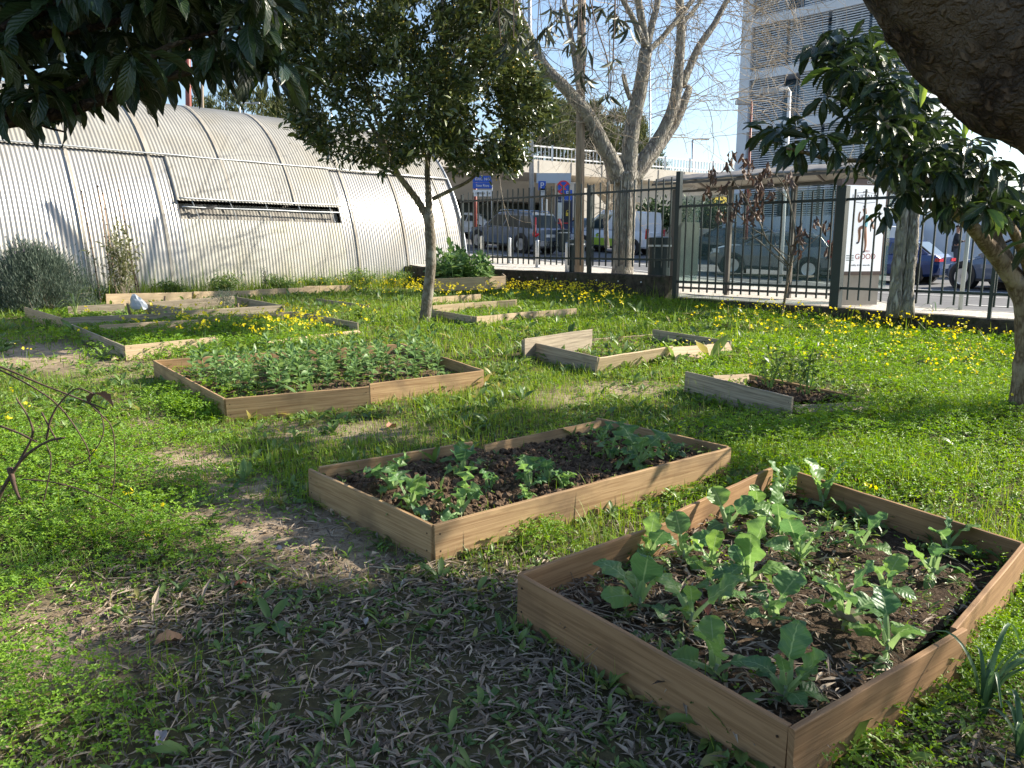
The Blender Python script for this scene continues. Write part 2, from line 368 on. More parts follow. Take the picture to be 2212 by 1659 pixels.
# ---------------------------------------------------------------- ground sheets
def bare_fn(x, y):
    """bare-earth amount 0..1 and litter amount, by place"""
    u, v = proj(x, y, G(x, y))
    def blob(L):
        o = np.zeros_like(u)
        for (a, b, ra, rb, k) in L: o = np.maximum(o, k*np.exp(-(((u-a)/ra)**2 + ((v-b)/rb)**2)**1.5*.7))
        return o
    sand = blob([(60,765,190,32,.95),(250,800,130,26,.7),(380,855,70,20,.5),(410,1000,120,30,.95),(530,1060,90,30,.9),(620,1150,210,48,1),(760,1215,120,40,.8),
                 (700,935,150,22,.8),(1350,842,140,18,.8),(1230,860,80,16,.6),(60,700,90,20,.5),(200,930,120,18,.5),(1500,930,60,10,.4),(310,905,70,40,.5),(470,1110,90,50,.7),(850,935,90,18,.6),(130,1400,170,90,.9)])
    lit = blob([(900,1560,760,330,1),(420,1330,350,120,1),(980,1290,280,90,.95),(700,1230,200,60,.7),(2080,1600,160,110,.9),(1100,1180,110,30,.5),(1000,1700,1300,200,1),(2050,2000,1500,330,.9),(800,2300,2500,600,.9)])
    lit = np.where(y > 8, 0, lit)
    return sand, lit
gx = np.concatenate([-np.geomspace(900, 16, 14), np.linspace(-15, 12, 325), np.geomspace(13, 900, 14)])
gy = np.concatenate([-np.geomspace(900, 4, 12), np.linspace(-3, 25, 325), np.geomspace(26, 2500, 18)])
X, Y = np.meshgrid(gx, gy, indexing='ij'); Z = G(X, Y)
mic = np.array([noise.noise(Vector((x*6, y*6, 3))) + .5*noise.noise(Vector((x*17, y*17, 1))) if abs(x) < 15 and -3 < y < 20 else 0 for x, y in zip(X.ravel(), Y.ravel())]).reshape(X.shape)
Z = Z + .012*mic
m = MB(); nx, ny = X.shape
i, j = np.meshgrid(np.arange(nx-1), np.arange(ny-1), indexing='ij')
F = np.stack([i*ny+j, (i+1)*ny+j, (i+1)*ny+j+1, i*ny+j+1], -1).reshape(-1, 4)
sand, lit = bare_fn(X.ravel(), np.maximum(Y.ravel(), .3)); sand[Y.ravel() < .3] = 0
gm, t, p = nmat('ground_soil'); L = t.links
tc = t.nodes.new('ShaderNodeTexCoord'); a = t.nodes.new('ShaderNodeAttribute'); a.attribute_name = 'rnd'
n = t.nodes.new('ShaderNodeTexNoise'); n.inputs['Scale'].default_value = 14; n.inputs['Detail'].default_value = 9; n.inputs['Roughness'].default_value = .7; L.new(tc.outputs['Object'], n.inputs[0])
def ramp(c, pos=(.35, .65)):
    r_ = t.nodes.new('ShaderNodeValToRGB'); r_.color_ramp.elements[0].position, r_.color_ramp.elements[1].position = pos
    r_.color_ramp.elements[0].color = (*c[0], 1); r_.color_ramp.elements[1].color = (*c[1], 1); L.new(n.outputs[0], r_.inputs[0]); return r_.outputs[0]
mx = t.nodes.new('ShaderNodeMix'); mx.data_type = 'RGBA'; L.new(a.outputs['Fac'], mx.inputs[0])
L.new(ramp(((.055, .045, .025), (.13, .115, .055))), mx.inputs[6]); L.new(ramp(((.24, .175, .115), (.46, .36, .25))), mx.inputs[7])
L.new(mx.outputs[2], p.inputs['Base Color']); p.inputs['Roughness'].default_value = .95; p.inputs['Specular IOR Level'].default_value = .15
b = t.nodes.new('ShaderNodeBump'); b.inputs['Strength'].default_value = .8; b.inputs['Distance'].default_value = .015; L.new(n.outputs[0], b.inputs['Height']); L.new(b.outputs[0], p.inputs['Normal'])
m.add(np.stack([X.ravel(), Y.ravel(), Z.ravel()], 1), F, None, np.clip(sand*1.1, 0, 1))
tag(m.build('ground', gm, smooth=True), kind='structure')

def kerb_n(s): return np.interp(s, [-60, -8.8, -6.8, -5.2, 40], [19.4, 19.4, 16.8, 14.9, 14.9])
def sheet(name, mat, s0, s1, n0, n1, ds=1., dz=0., uvs=1., kn=10):
    m = MB(); ss = np.arange(s0, s1+ds, ds); V=[]; U=[]
    for s in ss:
        a0 = n0(s) if callable(n0) else n0; a1 = n1(s) if callable(n1) else n1
        for nn in np.linspace(a0, a1, kn):
            q = sn(s, nn); V.append([q[0], q[1], float(S(*q)) + dz]); U.append([s*uvs, nn*uvs])
    F = [[i*kn+j, i*kn+j+1, (i+1)*kn+j+1, (i+1)*kn+j] for i in range(len(ss)-1) for j in range(kn-1)]
    m.add(V, np.array(F), U); return tag(m.build(name, mat, smooth=True), kind='structure')
sheet('road', ASPH, -70, 60, 13.8, 75, 2., -.14, kn=16)
# limestone cobbles
CAL, t, p = nmat('limestone_cobbles'); L = t.links
uvn = t.nodes.new('ShaderNodeUVMap'); v = t.nodes.new('ShaderNodeTexVoronoi'); v.inputs['Scale'].default_value = 11; v.inputs['Randomness'].default_value = .5; L.new(uvn.outputs[0], v.inputs[0])
v2 = t.nodes.new('ShaderNodeTexVoronoi'); v2.feature = 'DISTANCE_TO_EDGE'; v2.inputs['Scale'].default_value = 11; v2.inputs['Randomness'].default_value = .5; L.new(uvn.outputs[0], v2.inputs[0])
r1 = t.nodes.new('ShaderNodeValToRGB'); r1.color_ramp.elements[0].color = (.36, .33, .28, 1); r1.color_ramp.elements[1].color = (.62, .58, .52, 1); L.new(v.outputs['Color'], r1.inputs[0])
e1 = t.nodes.new('ShaderNodeMapRange'); e1.inputs[2].default_value = .07; L.new(v2.outputs[0], e1.inputs[0])
mx = t.nodes.new('ShaderNodeMix'); mx.data_type = 'RGBA'; L.new(e1.outputs[0], mx.inputs[0]); mx.inputs[6].default_value = (.16, .14, .11, 1); L.new(r1.outputs[0], mx.inputs[7]); L.new(mx.outputs[2], p.inputs['Base Color'])
p.inputs['Roughness'].default_value = .8
sheet('pavement', CAL, -40, 30, 13.6, kerb_n, .5, 0)
m = MB()
ss = np.arange(-40, 30, .5)
for s0, s1 in zip(ss[:-1], ss[1:]):
    q0, q1 = sn(s0, kerb_n(s0)+.06), sn(s1, kerb_n(s1)+.06)
    m.beam([*q0, float(S(*q0))-.08], [*q1, float(S(*q1))-.08], .14, .17)
tag(m.build('kerb', CONCD), kind='structure')
sheet('far_pavement', CAL, -60, 30, 33, 36, 1., -.02, kn=4)
def stripe(name, mat, s0, s1, n0, n1, wd=.12, dz=-.13):
    m = MB(); k = max(2, int(abs(s1-s0))+2); V=[]; prev=None
    for tt in np.linspace(0, 1, k):
        s = s0+(s1-s0)*tt; nn = n0+(n1-n0)*tt
        for o in (-wd/2, wd/2):
            q = sn(s, nn+o); V.append([*q, float(S(*q)) + dz])
    F = [[2*i, 2*i+1, 2*i+3, 2*i+2] for i in range(k-1)]
    m.add(V, np.array(F)); return m.build(name, mat)
for (s0, s1, n0, n1) in [(-40, -9, 19.9, 19.9), (-9, -7, 19.9, 17.3), (-7, -5.3, 17.3, 15.5), (-5.3, 2, 15.5, 15.9), (2, 2.6, 15.9, 18.)]:
    tag(stripe('kerb_line', YELP, s0, s1, n0, n1), kind='structure')
for (s0, s1, nn) in [(-30, -12, 21.5), (-11, -4, 21.2), (-4, 3, 19.3), (-9, 2, 23.6), (-22, -9, 24.2), (4, 14, 21.5), (-2.5, 6, 26), (-5.2, -2.6, 18.2)]:
    tag(stripe('lane_line', ROADW, s0, s1, nn, nn, .14), kind='structure')


# ---------------------------------------------------------------- raised beds
def board(root, mat, t1, t2, h=.2, th=.022, lean=(0, 0), sink=.04, warp=.004, hs=None, label=None):
    """t1,t2 top points (world). bottom displaced by lean (x,y). Slightly uneven plank."""
    t1 = np.array(t1, float); t2 = np.array(t2, float); d = t2-t1; Ln = np.linalg.norm(d); x = d/Ln
    z = np.array([-lean[0], -lean[1], h]); z -= x*np.dot(z, x); z /= np.linalg.norm(z); y = np.cross(z, x)
    k = max(3, int(Ln/.12)); m = MB(); sd_ = random.random()*50
    V=[]; U=[]; rows = [(-.5, 0), (.5, 0), (.5, -1), (-.5, -1)]; ch = .003
    prof = [(-.5*th, -ch), (-.5*th+ch, 0), (.5*th-ch, 0), (.5*th, -ch), (.5*th, -h-sink), (-.5*th, -h-sink)]
    for i in range(k+1):
        tt = i/k; c = t1 + d*tt + y*warp*2.2*noise.noise(Vector((tt*Ln*1.1, sd_, 0))) ; wv = warp*noise.noise(Vector((tt*Ln*4, sd_, 5)))
        for q, (a, b) in enumerate(prof):
            V.append(c + y*a + z*(b + (wv if b > -.1 else 0)))
            U.append([tt*Ln, b + a*.8])
    n6 = len(prof); F=[]
    for i in range(k):
        for q in range(n6): F.append([i*n6+q, i*n6+(q+1) % n6, (i+1)*n6+(q+1) % n6, (i+1)*n6+q])
    m.add(V, np.array(F), U, random.random())
    m.F.append(np.array([list(range(n6))[::-1], [k*n6+q for q in range(n6)]])); m.MI.append(np.zeros(2, int))
    o = m.build('board', mat, root)
    if t1[1] < 7.5 and h > .15:
        sm = MB(); f_ = 1 if y[1] < 0 else -1
        for tt in (.03, Ln-.03):
            for hh in (.05, h-.06): q_ = t1 + x*tt - z*hh + y*f_*(th/2-.001); sm.lathe(q_, [(.0045,0),(.0045,.002),(.001,.0025)], 8, [x, z, y*f_])
        sm.build('screws', SCREW, o)
    if label: o['label'] = label
    return o
SCREW = mk('rusty_screw', (.06,.04,.03), None, rough=.5, metal=.6)
def bed(name, label, mat, segs, h=.2, **kw):
    P = [(on(*s[0], s[2].get('h', h) if len(s) > 2 else h), on(*s[1], s[2].get('h', h) if len(s) > 2 else h), s[2] if len(s) > 2 else {}) for s in segs]
    c = np.mean([p[0] for p in P] + [p[1] for p in P], axis=0); c[2] = float(G(c[0], c[1]))
    r = empty('raised_bed', c, label, 'raised bed', 'wooden raised beds of the garden')
    for a, b, o in P:
        k = dict(kw); k.update({q: o[q] for q in o if q not in ('h', 'm')}); board(r, o.get('m', mat), a, b, o.get('h', h), **k)
    return r
bed('A', 'nearest raised bed of tan boards, full of tall leafy kale', WOODA,
    [((1122,1240),(1706,1566)), ((1124,1238),(1470,1118)), ((1457,1107),(1666,1010)), ((1726,1020),(2207,1172)), ((2209,1174),(2062,1357)), ((2084,1356),(1708,1574))], .215)
bed('B', 'raised bed with a split back board and small kale, left of the nearest bed', WOOD,
    [((669,1012),(934,1134)), ((936,1134),(1576,966)), ((1572,964),(1290,902)), ((690,1008),(1020,954)), ((1045,961),(1296,907), dict(lean=(.03,-.03)))], .20)
bed('C', 'raised bed crowded with broad bean plants in the middle left', WOOD,
    [((333,778),(485,861)), ((487,861),(797,835)), ((798,829),(1043,800)), ((868,742),(1043,799)), ((335,778),(590,761)), ((588,762),(868,742))], .20)
bed('E', 'collapsed raised bed overgrown with clover and yellow flowers', WOODP,
    [((155,700),(268,747), dict(m=WOODG)), ((269,747),(470,727)), ((214,702),(428,690)), ((427,684),(631,673)), ((633,672),(773,697), dict(m=WOODG)), ((574,738),(773,714), dict(h=.07, lean=(.11,-.14), sink=0))], .18)
bed('F', 'low raised bed with cross board and posts beside the lavender', WOODG,
    [((134,687),(393,674)), ((396,671),(614,659)), ((146,662),(268,656)), ((315,653),(506,639)), ((512,641),(614,660)), ((312,656),(394,665)), ((54,663),(134,687), dict(m=WOODP))], .2)
bed('J', 'weathered raised bed with leaning boards left of the small seedling bed', WOODP,
    [((1128,734),(1292,771), dict(m=WOODG)), ((1294,773),(1453,748), dict(lean=(-.03,.05))), ((1132,732),(1278,711), dict(h=.27, m=WOODG)), ((1281,732),(1423,721), dict(h=.06)), ((1411,711),(1579,737), dict(m=WOODG, h=.16)), ((1440,752),(1573,740), dict(lean=(.05,-.13), h=.17))], .2)
bed('K', 'grey broken raised bed holding three citrus seedlings', WOODG,
    [((1482,802),(1713,858), dict(h=.22)), ((1710,877),(1888,868), dict(h=.09, lean=(.06,-.16), sink=.02)), ((1619,809),(1865,858), dict(m=WOOD, h=.15, lean=(.02,.06))), ((1540,812),(1622,808), dict(m=WOODP, h=.10, lean=(-.04,-.12)))], .2)
bed('G', 'pale raised bed half buried in weeds right of the laurel trunk', WOODP,
    [((934,660),(1024,653)), ((1024,654),(1116,647)), ((934,669),(1027,684), dict(m=WOODG)), ((1029,684),(1152,672)), ((1152,673),(1245,666)), ((934,642),(1038,635)), ((1040,652),(1113,648))], .16)
def far_bed(label, segs, h, th=.03):
    c = np.mean([a for a, b in segs], axis=0); c[2] = float(G(c[0], c[1])); r = empty('raised_bed', c, label, 'raised bed', 'wooden raised beds of the garden')
    for a, b in segs: board(r, WOODP, a, b, h, th)
def foot(u, v, off):     # point above the ground strip that runs parallel to the tunnel
    l0, l1 = -6., 24.
    g0, g1, g2 = np.array([-1.43, 24.6]), np.array([.671, .741]), np.array([-.69, .724])
    for _ in range(40):
        l = (l0+l1)/2; q = g0 - g1*l - g2*off
        if proj(q[0], q[1], .45)[0] > u: l0 = l
        else: l1 = l
    return at(u, v, q[1])
far_bed('long narrow raised bed of pale boards in front of the tunnel', [(foot(228,635,1.5), foot(420,631,1.5)), (foot(418,630,1.52), foot(556,627,1.5)), (foot(553,625,1.5), foot(661,621,1.5)), (foot(655,618,1.5), foot(757,616,1.5))], .24)
far_bed('small raised bed at the far end filled with dense bean plants', [(at(1047,598,17.3), at(1092,596,17.6)), (at(925,602,17.3), at(1047,598,17.3)), (at(1092,596,17.6), at(1085,590,18.9))], .24)
pk = on(684,645,.1); q = on(796,659,.1); r_ = empty('loose_plank', (pk+q)/2, 'dark loose plank standing on edge in the weeds behind the bean bed', 'plank'); board(r_, WOODG, pk, q, .12)
for (uu, vv, h_, lab) in [(925,0,0,0)][:0]: pass
for k, (u0, v0, u1, v1, lab) in enumerate([(275,655,284,693,'stubby round post against the front board of the low bed'), (356,639,356,657,'short round peg inside the low bed near the plastic bag'),
        (514,655,515,676,'short round peg at the front right of the low bed'), (175,641,178,655,'brown peg in the weeds left of the low bed'), (565,641,566,652,'thin peg in the grass right of the low bed')]):
    b0 = on(u1, v1, .02); t0 = at(u0, v0, b0[1]); m = MB().tube([b0-[0,0,.08], (b0+t0)/2, t0], [.022,.021,.019], 9, rough=.15)
    tag(m.build('stake', BARKT, smooth=True), lab, 'stake', 'short posts round the low bed')

def soil_patch(name, mat, quad, h, amp, nu=70, nv=45, fr=9.):
    Q = [on(u, v, h) for u, v in quad]; m = MB(); V=[]
    for i in range(nu+1):
        for j in range(nv+1):
            a, b = i/nu, j/nv
            p = (Q[0]*(1-a)*(1-b) + Q[1]*a*(1-b) + Q[2]*a*b + Q[3]*(1-a)*b)
            e = noise.noise(Vector((p[0]*fr, p[1]*fr, 2))) + .6*noise.noise(Vector((p[0]*fr*2.7, p[1]*fr*2.7, 2))) + .45*abs(noise.noise(Vector((p[0]*fr*6, p[1]*fr*6, 4))))
            p = p.copy(); p[2] += amp*e; V.append(p)
    F = [[i*(nv+1)+j, (i+1)*(nv+1)+j, (i+1)*(nv+1)+j+1, i*(nv+1)+j+1] for i in range(nu) for j in range(nv)]
    m.add(V, np.array(F)); return tag(m.build(name, mat, smooth=True), kind='structure')
soil_patch('soil', SOILD, [(1135,1300),(1706,1640),(2190,1225),(1690,1055)], .07, .02)
soil_patch('soil', SOIL, [(690,1040),(934,1165),(1560,990),(1290,922)], .115, .035, 110, 60, 11)
soil_patch('soil', SOIL, [(345,800),(487,880),(1035,815),(868,757)], .09, .02)
soil_patch('soil', SOIL, [(1610,822),(1712,872),(1850,862),(1700,825)], .10, .04, 40, 30, 13)

# soil clods and mulch scraps in the beds
def in_quad(quad, h, N):
    Q = [on(u, v, h) for u, v in quad]; a, b = rng.random(N)[:, None], rng.random(N)[:, None]
    return Q[0]*(1-a)*(1-b) + Q[1]*a*(1-b) + Q[2]*a*b + Q[3]*(1-a)*b
ico = bmesh.new(); bmesh.ops.create_icosphere(ico, subdivisions=1, radius=1)
CL = (np.array([v.co[:] for v in ico.verts])*np.array([1, .8, .6]), np.array([[v.index for v in f.verts] for f in ico.faces]), np.zeros((len(ico.verts), 2))); ico.free()
def rand_frames(N, tilt=1.5):
    e = rng.normal(size=(N, 3)); u = rng.normal(size=(N, 3))*tilt + [0, 0, 1]; u /= np.linalg.norm(u, axis=1)[:, None]
    y = np.cross(u, e); y /= np.linalg.norm(y, axis=1)[:, None]; x = np.cross(y, u)
    return np.stack([x, y, u], 1)
m = MB()
for quad, h, N in (([(700,1040),(934,1155),(1550,990),(1290,922)], .13, 2600), ([(1615,822),(1712,868),(1840,860),(1700,825)], .12, 500)):
    P = in_quad(quad, h, N); s = rng.gamma(2, .0055, N) + .004
    m.scatter(CL, P, rand_frames(N)*s[:, None, None])
tag(m.build('soil_clods', SOIL), 'crumbly brown clods of dug earth in the beds', 'soil clods', kind='stuff')

# ---------------------------------------------------------------- low walls and fence
P1 = np.array([3.38, 16.]); PR = np.array([7.58, 11.6]); PL = np.array([-1.35, 20.95])
dR = (PR-P1)/np.linalg.norm(PR-P1); dL = (PL-P1)/np.linalg.norm(PL-P1)
def wallobj(p, q, top0, top1, label, th=.26, off=.15):
    d = (q-p)/np.linalg.norm(q-p); nrm = np.array([-d[1], d[0]]);  nrm = nrm if nrm @ N2 > 0 else -nrm
    c = empty('low_wall', (*((p+q)/2), .4), label, 'wall'); m = MB(); k = 60; V=[]
    for i in range(k+1):
        t = i/k; b = p + (q-p)*t; tp = top0 + (top1-top0)*t
        for (o, z) in ((0, -.3), (0, .25), (0, tp-.02), (.02, tp), (th-.02, tp), (th, tp-.02), (th, -.3)):
            e = .012*noise.noise(Vector((b[0]*3, b[1]*3, z*4)))
            q2 = b + nrm*(o-.06+e); V.append([*q2, z + (e if z > .2 else 0)])
    F = [[i*7+j, i*7+j+1, (i+1)*7+j+1, (i+1)*7+j] for i in range(k) for j in range(6)]
    m.add(V, np.array(F)); m.F.append(np.array([[0,1,2,3,4,5,6][::-1], [k*7+j for j in range(7)]])); m.MI.append(np.zeros(2, int))
    m.build('wall_body', WALLM, c)
    # small weep pipes
    for s in np.arange(.6, np.linalg.norm(q-p), 1.15 if label.startswith('long') else .62):
        b = p + d*s - nrm*.075; pm = MB().tube([[*b, (top0+top1)/2-.16], [*(b-nrm*.015), (top0+top1)/2-.16]], .016, 8); pm.build('drain_pipe', WHITEP, c)
    return c
PR2 = P1 + dR*9.5; PL2 = P1 + dL*9.5
wallobj(P1 + dR*.02, PR2, .60, .52, 'long dark mossy wall under the right-hand fence')
wallobj(P1 - dR*.2 + dL*.02, PL2, 1.03, 1.06, 'short dark wall under the upper left-hand fence', th=.3)
def fence(p, q, zb, zt, label, r0, r1):
    """zb, zt: bar bottom / top; r0, r1 rails"""
    d = q-p; Ln = np.linalg.norm(d); d = d/Ln
    c = empty('metal_fence', (*((p+q)/2), zb), label, 'fence', 'green railings along the street')
    for z in (r0, r1):
        MB().beam([*p, z], [*q, z], .045, .045).build('rail', GREENP, c)
    n = int(Ln/.187)
    for i in range(1, n):
        b = p + d*(i*.187); e = rng.normal(0, .004, 2)
        MB().beam([*(b), zb], [*(b+e), zt + rng.normal(0, .008)], .026, .026, up=(*d, 0)).build('bar', GREENP, c)
    return c
ftr = fence(P1, PR2, .72, 3.02-.42, 'lower run of dark green railings right of the tall corner post', .92, 2.70-.27)
ftl = fence(P1, P1 + dL*6.9, 1.20, 3.02, 'higher run of dark green railings left of the tall corner post', 1.36, 3.02-.22)
for root, pos, z0, z1, wd in [(ftr, P1, .3, 3.12, .10), (ftr, P1+dR*3.35, .55, 2.66, .16), (ftr, P1+dR*5.75, .5, 2.6, .05), (ftl, P1+dL*2.35, 1.0, 2.98, .08), (ftl, P1+dL*6.8, .9, 2.98, .06)]:
    MB().beam([*pos, z0], [*pos, z1], wd, wd, up=(*dR, 0)).build('post', GREENP, root, bevel=.004)

# ---------------------------------------------------------------- corrugated tunnel
GP0 = np.array([-1.43, 24.6]); GB = np.array([-.69, .724]); GW, GH, GZ = 3.75, 4.9, .42
def gh(l, th, out=0.):
    ct, st_ = np.cos(th), np.sin(th)
    nrm_h, nrm_v = -ct/GW, st_/GH; nn = np.sqrt(nrm_h**2 + nrm_v**2); nrm_h, nrm_v = nrm_h/nn, nrm_v/nn
    tt = GW*(1-ct) + nrm_h*out
    x = GP0[0] - A2[0]*l + GB[0]*tt; y = GP0[1] - A2[1]*l + GB[1]*tt
    return np.stack([x, y, GZ + GH*st_ + nrm_v*out], -1)
def gh_l(u, th):    # length coordinate that appears at column u
    lo, hi = -5., 22.
    for _ in range(40):
        mid = (lo+hi)/2; p = gh(mid, th); uu, _v = proj(*p)
        if uu > u: lo = mid
        else: hi = mid
    return lo
CHALK, t, p = nmat('corrugated_sheet_old'); L = t.links
def corrmat(name, c1, c2, c3, rough, spec, metal=0., dirt=.5):
    m = mk(name, c1, c2, 1.3, rough, 0, spec=spec, metal=metal, stretch=(1, 1, .25), c3=c3, s3=.9, a3=dirt)
    return m
OLDSH = corrmat('old_corrugated_sheet', (.25, .24, .215), (.32, .31, .28), (.26, .235, .18), .5, .4)
NEWSH = corrmat('shiny_corrugated_sheet', (.34, .325, .295), (.44, .425, .395), (.32, .29, .23), .28, .8, .3)
LOWSH = corrmat('lower_corrugated_sheet', (.33, .315, .27), (.42, .405, .36), (.36, .33, .20), .4, .5)
HOOP = mk('stained_seam', (.24, .21, .17), (.35, .33, .285), 1.5, .7)
ghr = empty('polytunnel', (*gh(8, .3)[:2], GZ), 'long arched garden tunnel of corrugated grey sheets', 'greenhouse')
def gsheet(name, mat, l0, l1, t0, t1, out=0., label=None, nt_=None):
    pitch = .088; k = int((l1-l0)/pitch*6); nl = max(k, 2); nt_ = nt_ or max(3, int((t1-t0)/.07))
    l, th = np.meshgrid(np.linspace(l0, l1, nl+1), np.linspace(t0, t1, nt_+1), indexing='ij')
    wv = (.009 if pitch < .1 else .02)*np.cos(l/pitch*2*math.pi) + .012*np.sin(l*.9+th*2) + .006*np.sin(l*2.3-th*5)
    V = gh(l, th, wv + out).reshape(-1, 3); n_ = nt_+1
    i, j = np.meshgrid(np.arange(nl), np.arange(nt_), indexing='ij')
    F = np.stack([i*n_+j, (i+1)*n_+j, (i+1)*n_+j+1, i*n_+j+1], -1).reshape(-1, 4)
    o = MB().add(V, F).build(name, mat, ghr, smooth=True)
    if label: o['label'] = label
    return o
tp = math.asin(3.28/4.9)
la, lb = gh_l(735, .42), gh_l(388, .42)
gsheet('roof_sheet', OLDSH, 0, 20, tp, math.pi, .03, 'dull grey roof sheet')
gsheet('side_sheet', NEWSH, lb, 20, 0.02, tp, 0, 'bright weathered left side sheet')
gsheet('side_sheet', NEWSH, 0, la, 0.02, tp, 0, 'bright silvery right side sheet')
gsheet('side_sheet', OLDSH, la-.03, lb+.03, .475, tp, .055, 'dull middle side sheet hanging over the vent')
gsheet('side_sheet', LOWSH, la, lb, .02, .385, .0, 'lower middle side sheet below the vent')
for l in np.arange(.6, 20, 1.75):
    for (t0, t1) in ((tp, 2.6), (.05, tp)):
        if t0 < .3 and la < l < lb: t0 = .48
        V=[]; 
        tt = np.linspace(t0, t1, 24); o_ = .075 if (t0 > .4) else .03
        for th in tt: V += [gh(l, th, o_), gh(l+.055, th, o_)]
        MB().add(np.array(V), np.array([[2*i, 2*i+1, 2*i+3, 2*i+2] for i in range(23)])).build('seam_strip', HOOP, ghr)
def gpipe(l0, l1, th, out, rad, mat, name='pipe'):
    MB().tube([gh(l, th, out + .01*math.sin(l*3)) for l in np.linspace(l0, l1, 30)], rad, 8).build(name, mat, ghr, smooth=True)
gpipe(0, 20, tp, .08, .018, STEEL); gpipe(la-.1, lb, .48, .13, .02, STEEL); gpipe(la, lb-.05, .44, .07, .018, STEEL)
gsheet('vent_shade_sheet', mk('vent_shade_grey', (.12, .11, .10), (.34, .32, .28), 4, .8), la, lb, .385, .475, -.12, 'dark sheet painted as the shaded vent opening')  # dark sheet behind the vent; the shade of the gap is its colour
for l in np.arange(la+.2, lb, .95): MB().tube([gh(l, .385, 0), gh(l+.12, .475, .05)], .012, 6).build('vent_brace', STEEL, ghr)
for l in (lb-.5, lb-.15): MB().beam(gh(l, .43, .06), gh(l-.4, .45, .09), .03, .05).build('vent_crank', BLACK, ghr)
V = [gh(0, th, .06) for th in np.linspace(0.02, math.pi-.02, 40)]
MB().tube(V, .035, 6).build('end_hoop', STEEL, ghr, smooth=True)
ew = MB(); E_ = [gh(.04, th, -.02) for th in np.linspace(0.02, math.pi-.02, 40)]
ew.V.append(np.array(E_)); ew.UV.append(np.zeros((40, 2))); ew.R.append(np.zeros(40)); ew.F.append(np.arange(40)[None]); ew.MI.append(np.zeros(1, int)); ew.n = 40
ew.build('end_wall', LOWSH, ghr)

# ---------------------------------------------------------------- kale plants
def kale_leaf(Ln, W, droop, wave, pet=.42, cup=.35, n=20, c=4, sd_=0, lobes=0.):
    """petiole then a broad wavy blade; grows along +y from origin, tilts are applied outside"""
    V=[]; U=[]
    for i in range(n+1):
        y = 1-(1-i/n)**1.35
        if y < pet: ww = .012/Ln*1.1*(1.25-.5*y/pet)
        else:
            t = (y-pet)/(1-pet); ww = (math.sin(math.pi*min(1, t*.9+.06))**.62)*(1 - .12*t)*W/2/Ln
            ww *= 1 + lobes*math.sin(t*17 + sd_) + .07*noise.noise(Vector((t*6, sd_, 0)))
            if i == n: ww *= .3
        for j in range(-c, c+1):
            q = j/c
            z = cup*abs(q)**1.5*ww - droop*y*y + (wave*math.sin(t*13+q*2+sd_)*abs(q)**1.5*.05 + .012*math.sin(t*26+abs(q)*4) if y >= pet else -abs(q)*ww)
            V.append([q*ww*Ln, (y - .45*droop*y*y*y)*Ln, z*Ln]); U.append([.5+q/2 if y >= pet else .5+q*.02, max(0, (y-pet)/(1-pet))])
    m_ = 2*c+1
    F = [[i*m_+j, i*m_+j+1, (i+1)*m_+j+1, (i+1)*m_+j] for i in range(n) for j in range(m_-1)]
    return np.array(V), np.array(F), np.array(U)
def rot(az, tilt, roll=0.):
    """rows: x,y,z of a leaf heading az, raised by tilt (90deg = up)"""
    d = np.array([math.cos(az)*math.cos(tilt), math.sin(az)*math.cos(tilt), math.sin(tilt)])
    u = np.array([-math.cos(az)*math.sin(tilt), -math.sin(az)*math.sin(tilt), math.cos(tilt)])
    x = np.cross(d, u); c, s = math.cos(roll), math.sin(roll)
    return np.stack([x*c + u*s, d, -x*s + u*c])
def kale(base, H, label, rag=0., nl=None, face=None):
    r = empty('kale_plant', base, label, 'kale', 'kale plants growing in the beds')
    st_h = H*.22; m = MB().tube(catmull([base-[0,0,.02], base+[.003, 0, st_h*.5], base+[random.uniform(-.01,.01), random.uniform(-.01,.01), st_h]], 3), [.008]*3+[.007]*4, 7)
    m.build('stem', STEM, r, smooth=True)
    nl = nl or random.randint(6, 8); a0 = random.uniform(0, 6.28)
    for k in range(nl):
        f = k/(nl-1); Ln = H*random.uniform(.75, 1.0)*(.8 + .35*(k in (nl-2, nl-3)) - .18*(k == nl-1)); W = Ln*random.uniform(.42, .66)*(1.05 if rag else 1)
        tilt = R(26 + 54*f + random.uniform(-12, 12)); az = a0 + k*2.4 + random.uniform(-.3, .3)
        tv, tf, tu = kale_leaf(Ln, W, random.uniform(.15, .85)*(1.25-f), .9+rag*2, random.uniform(.32, .50), random.uniform(-.15, .45), sd_=random.uniform(0, 20), lobes=rag*.16)
        o = np.array(base) + [0, 0, st_h*(.25+.75*f)]
        MB().add(tv @ rot(az, tilt, random.uniform(-.7, .7)) + o, tf, tu, random.random()).build('leaf', KALE, r, smooth=True)
    return r
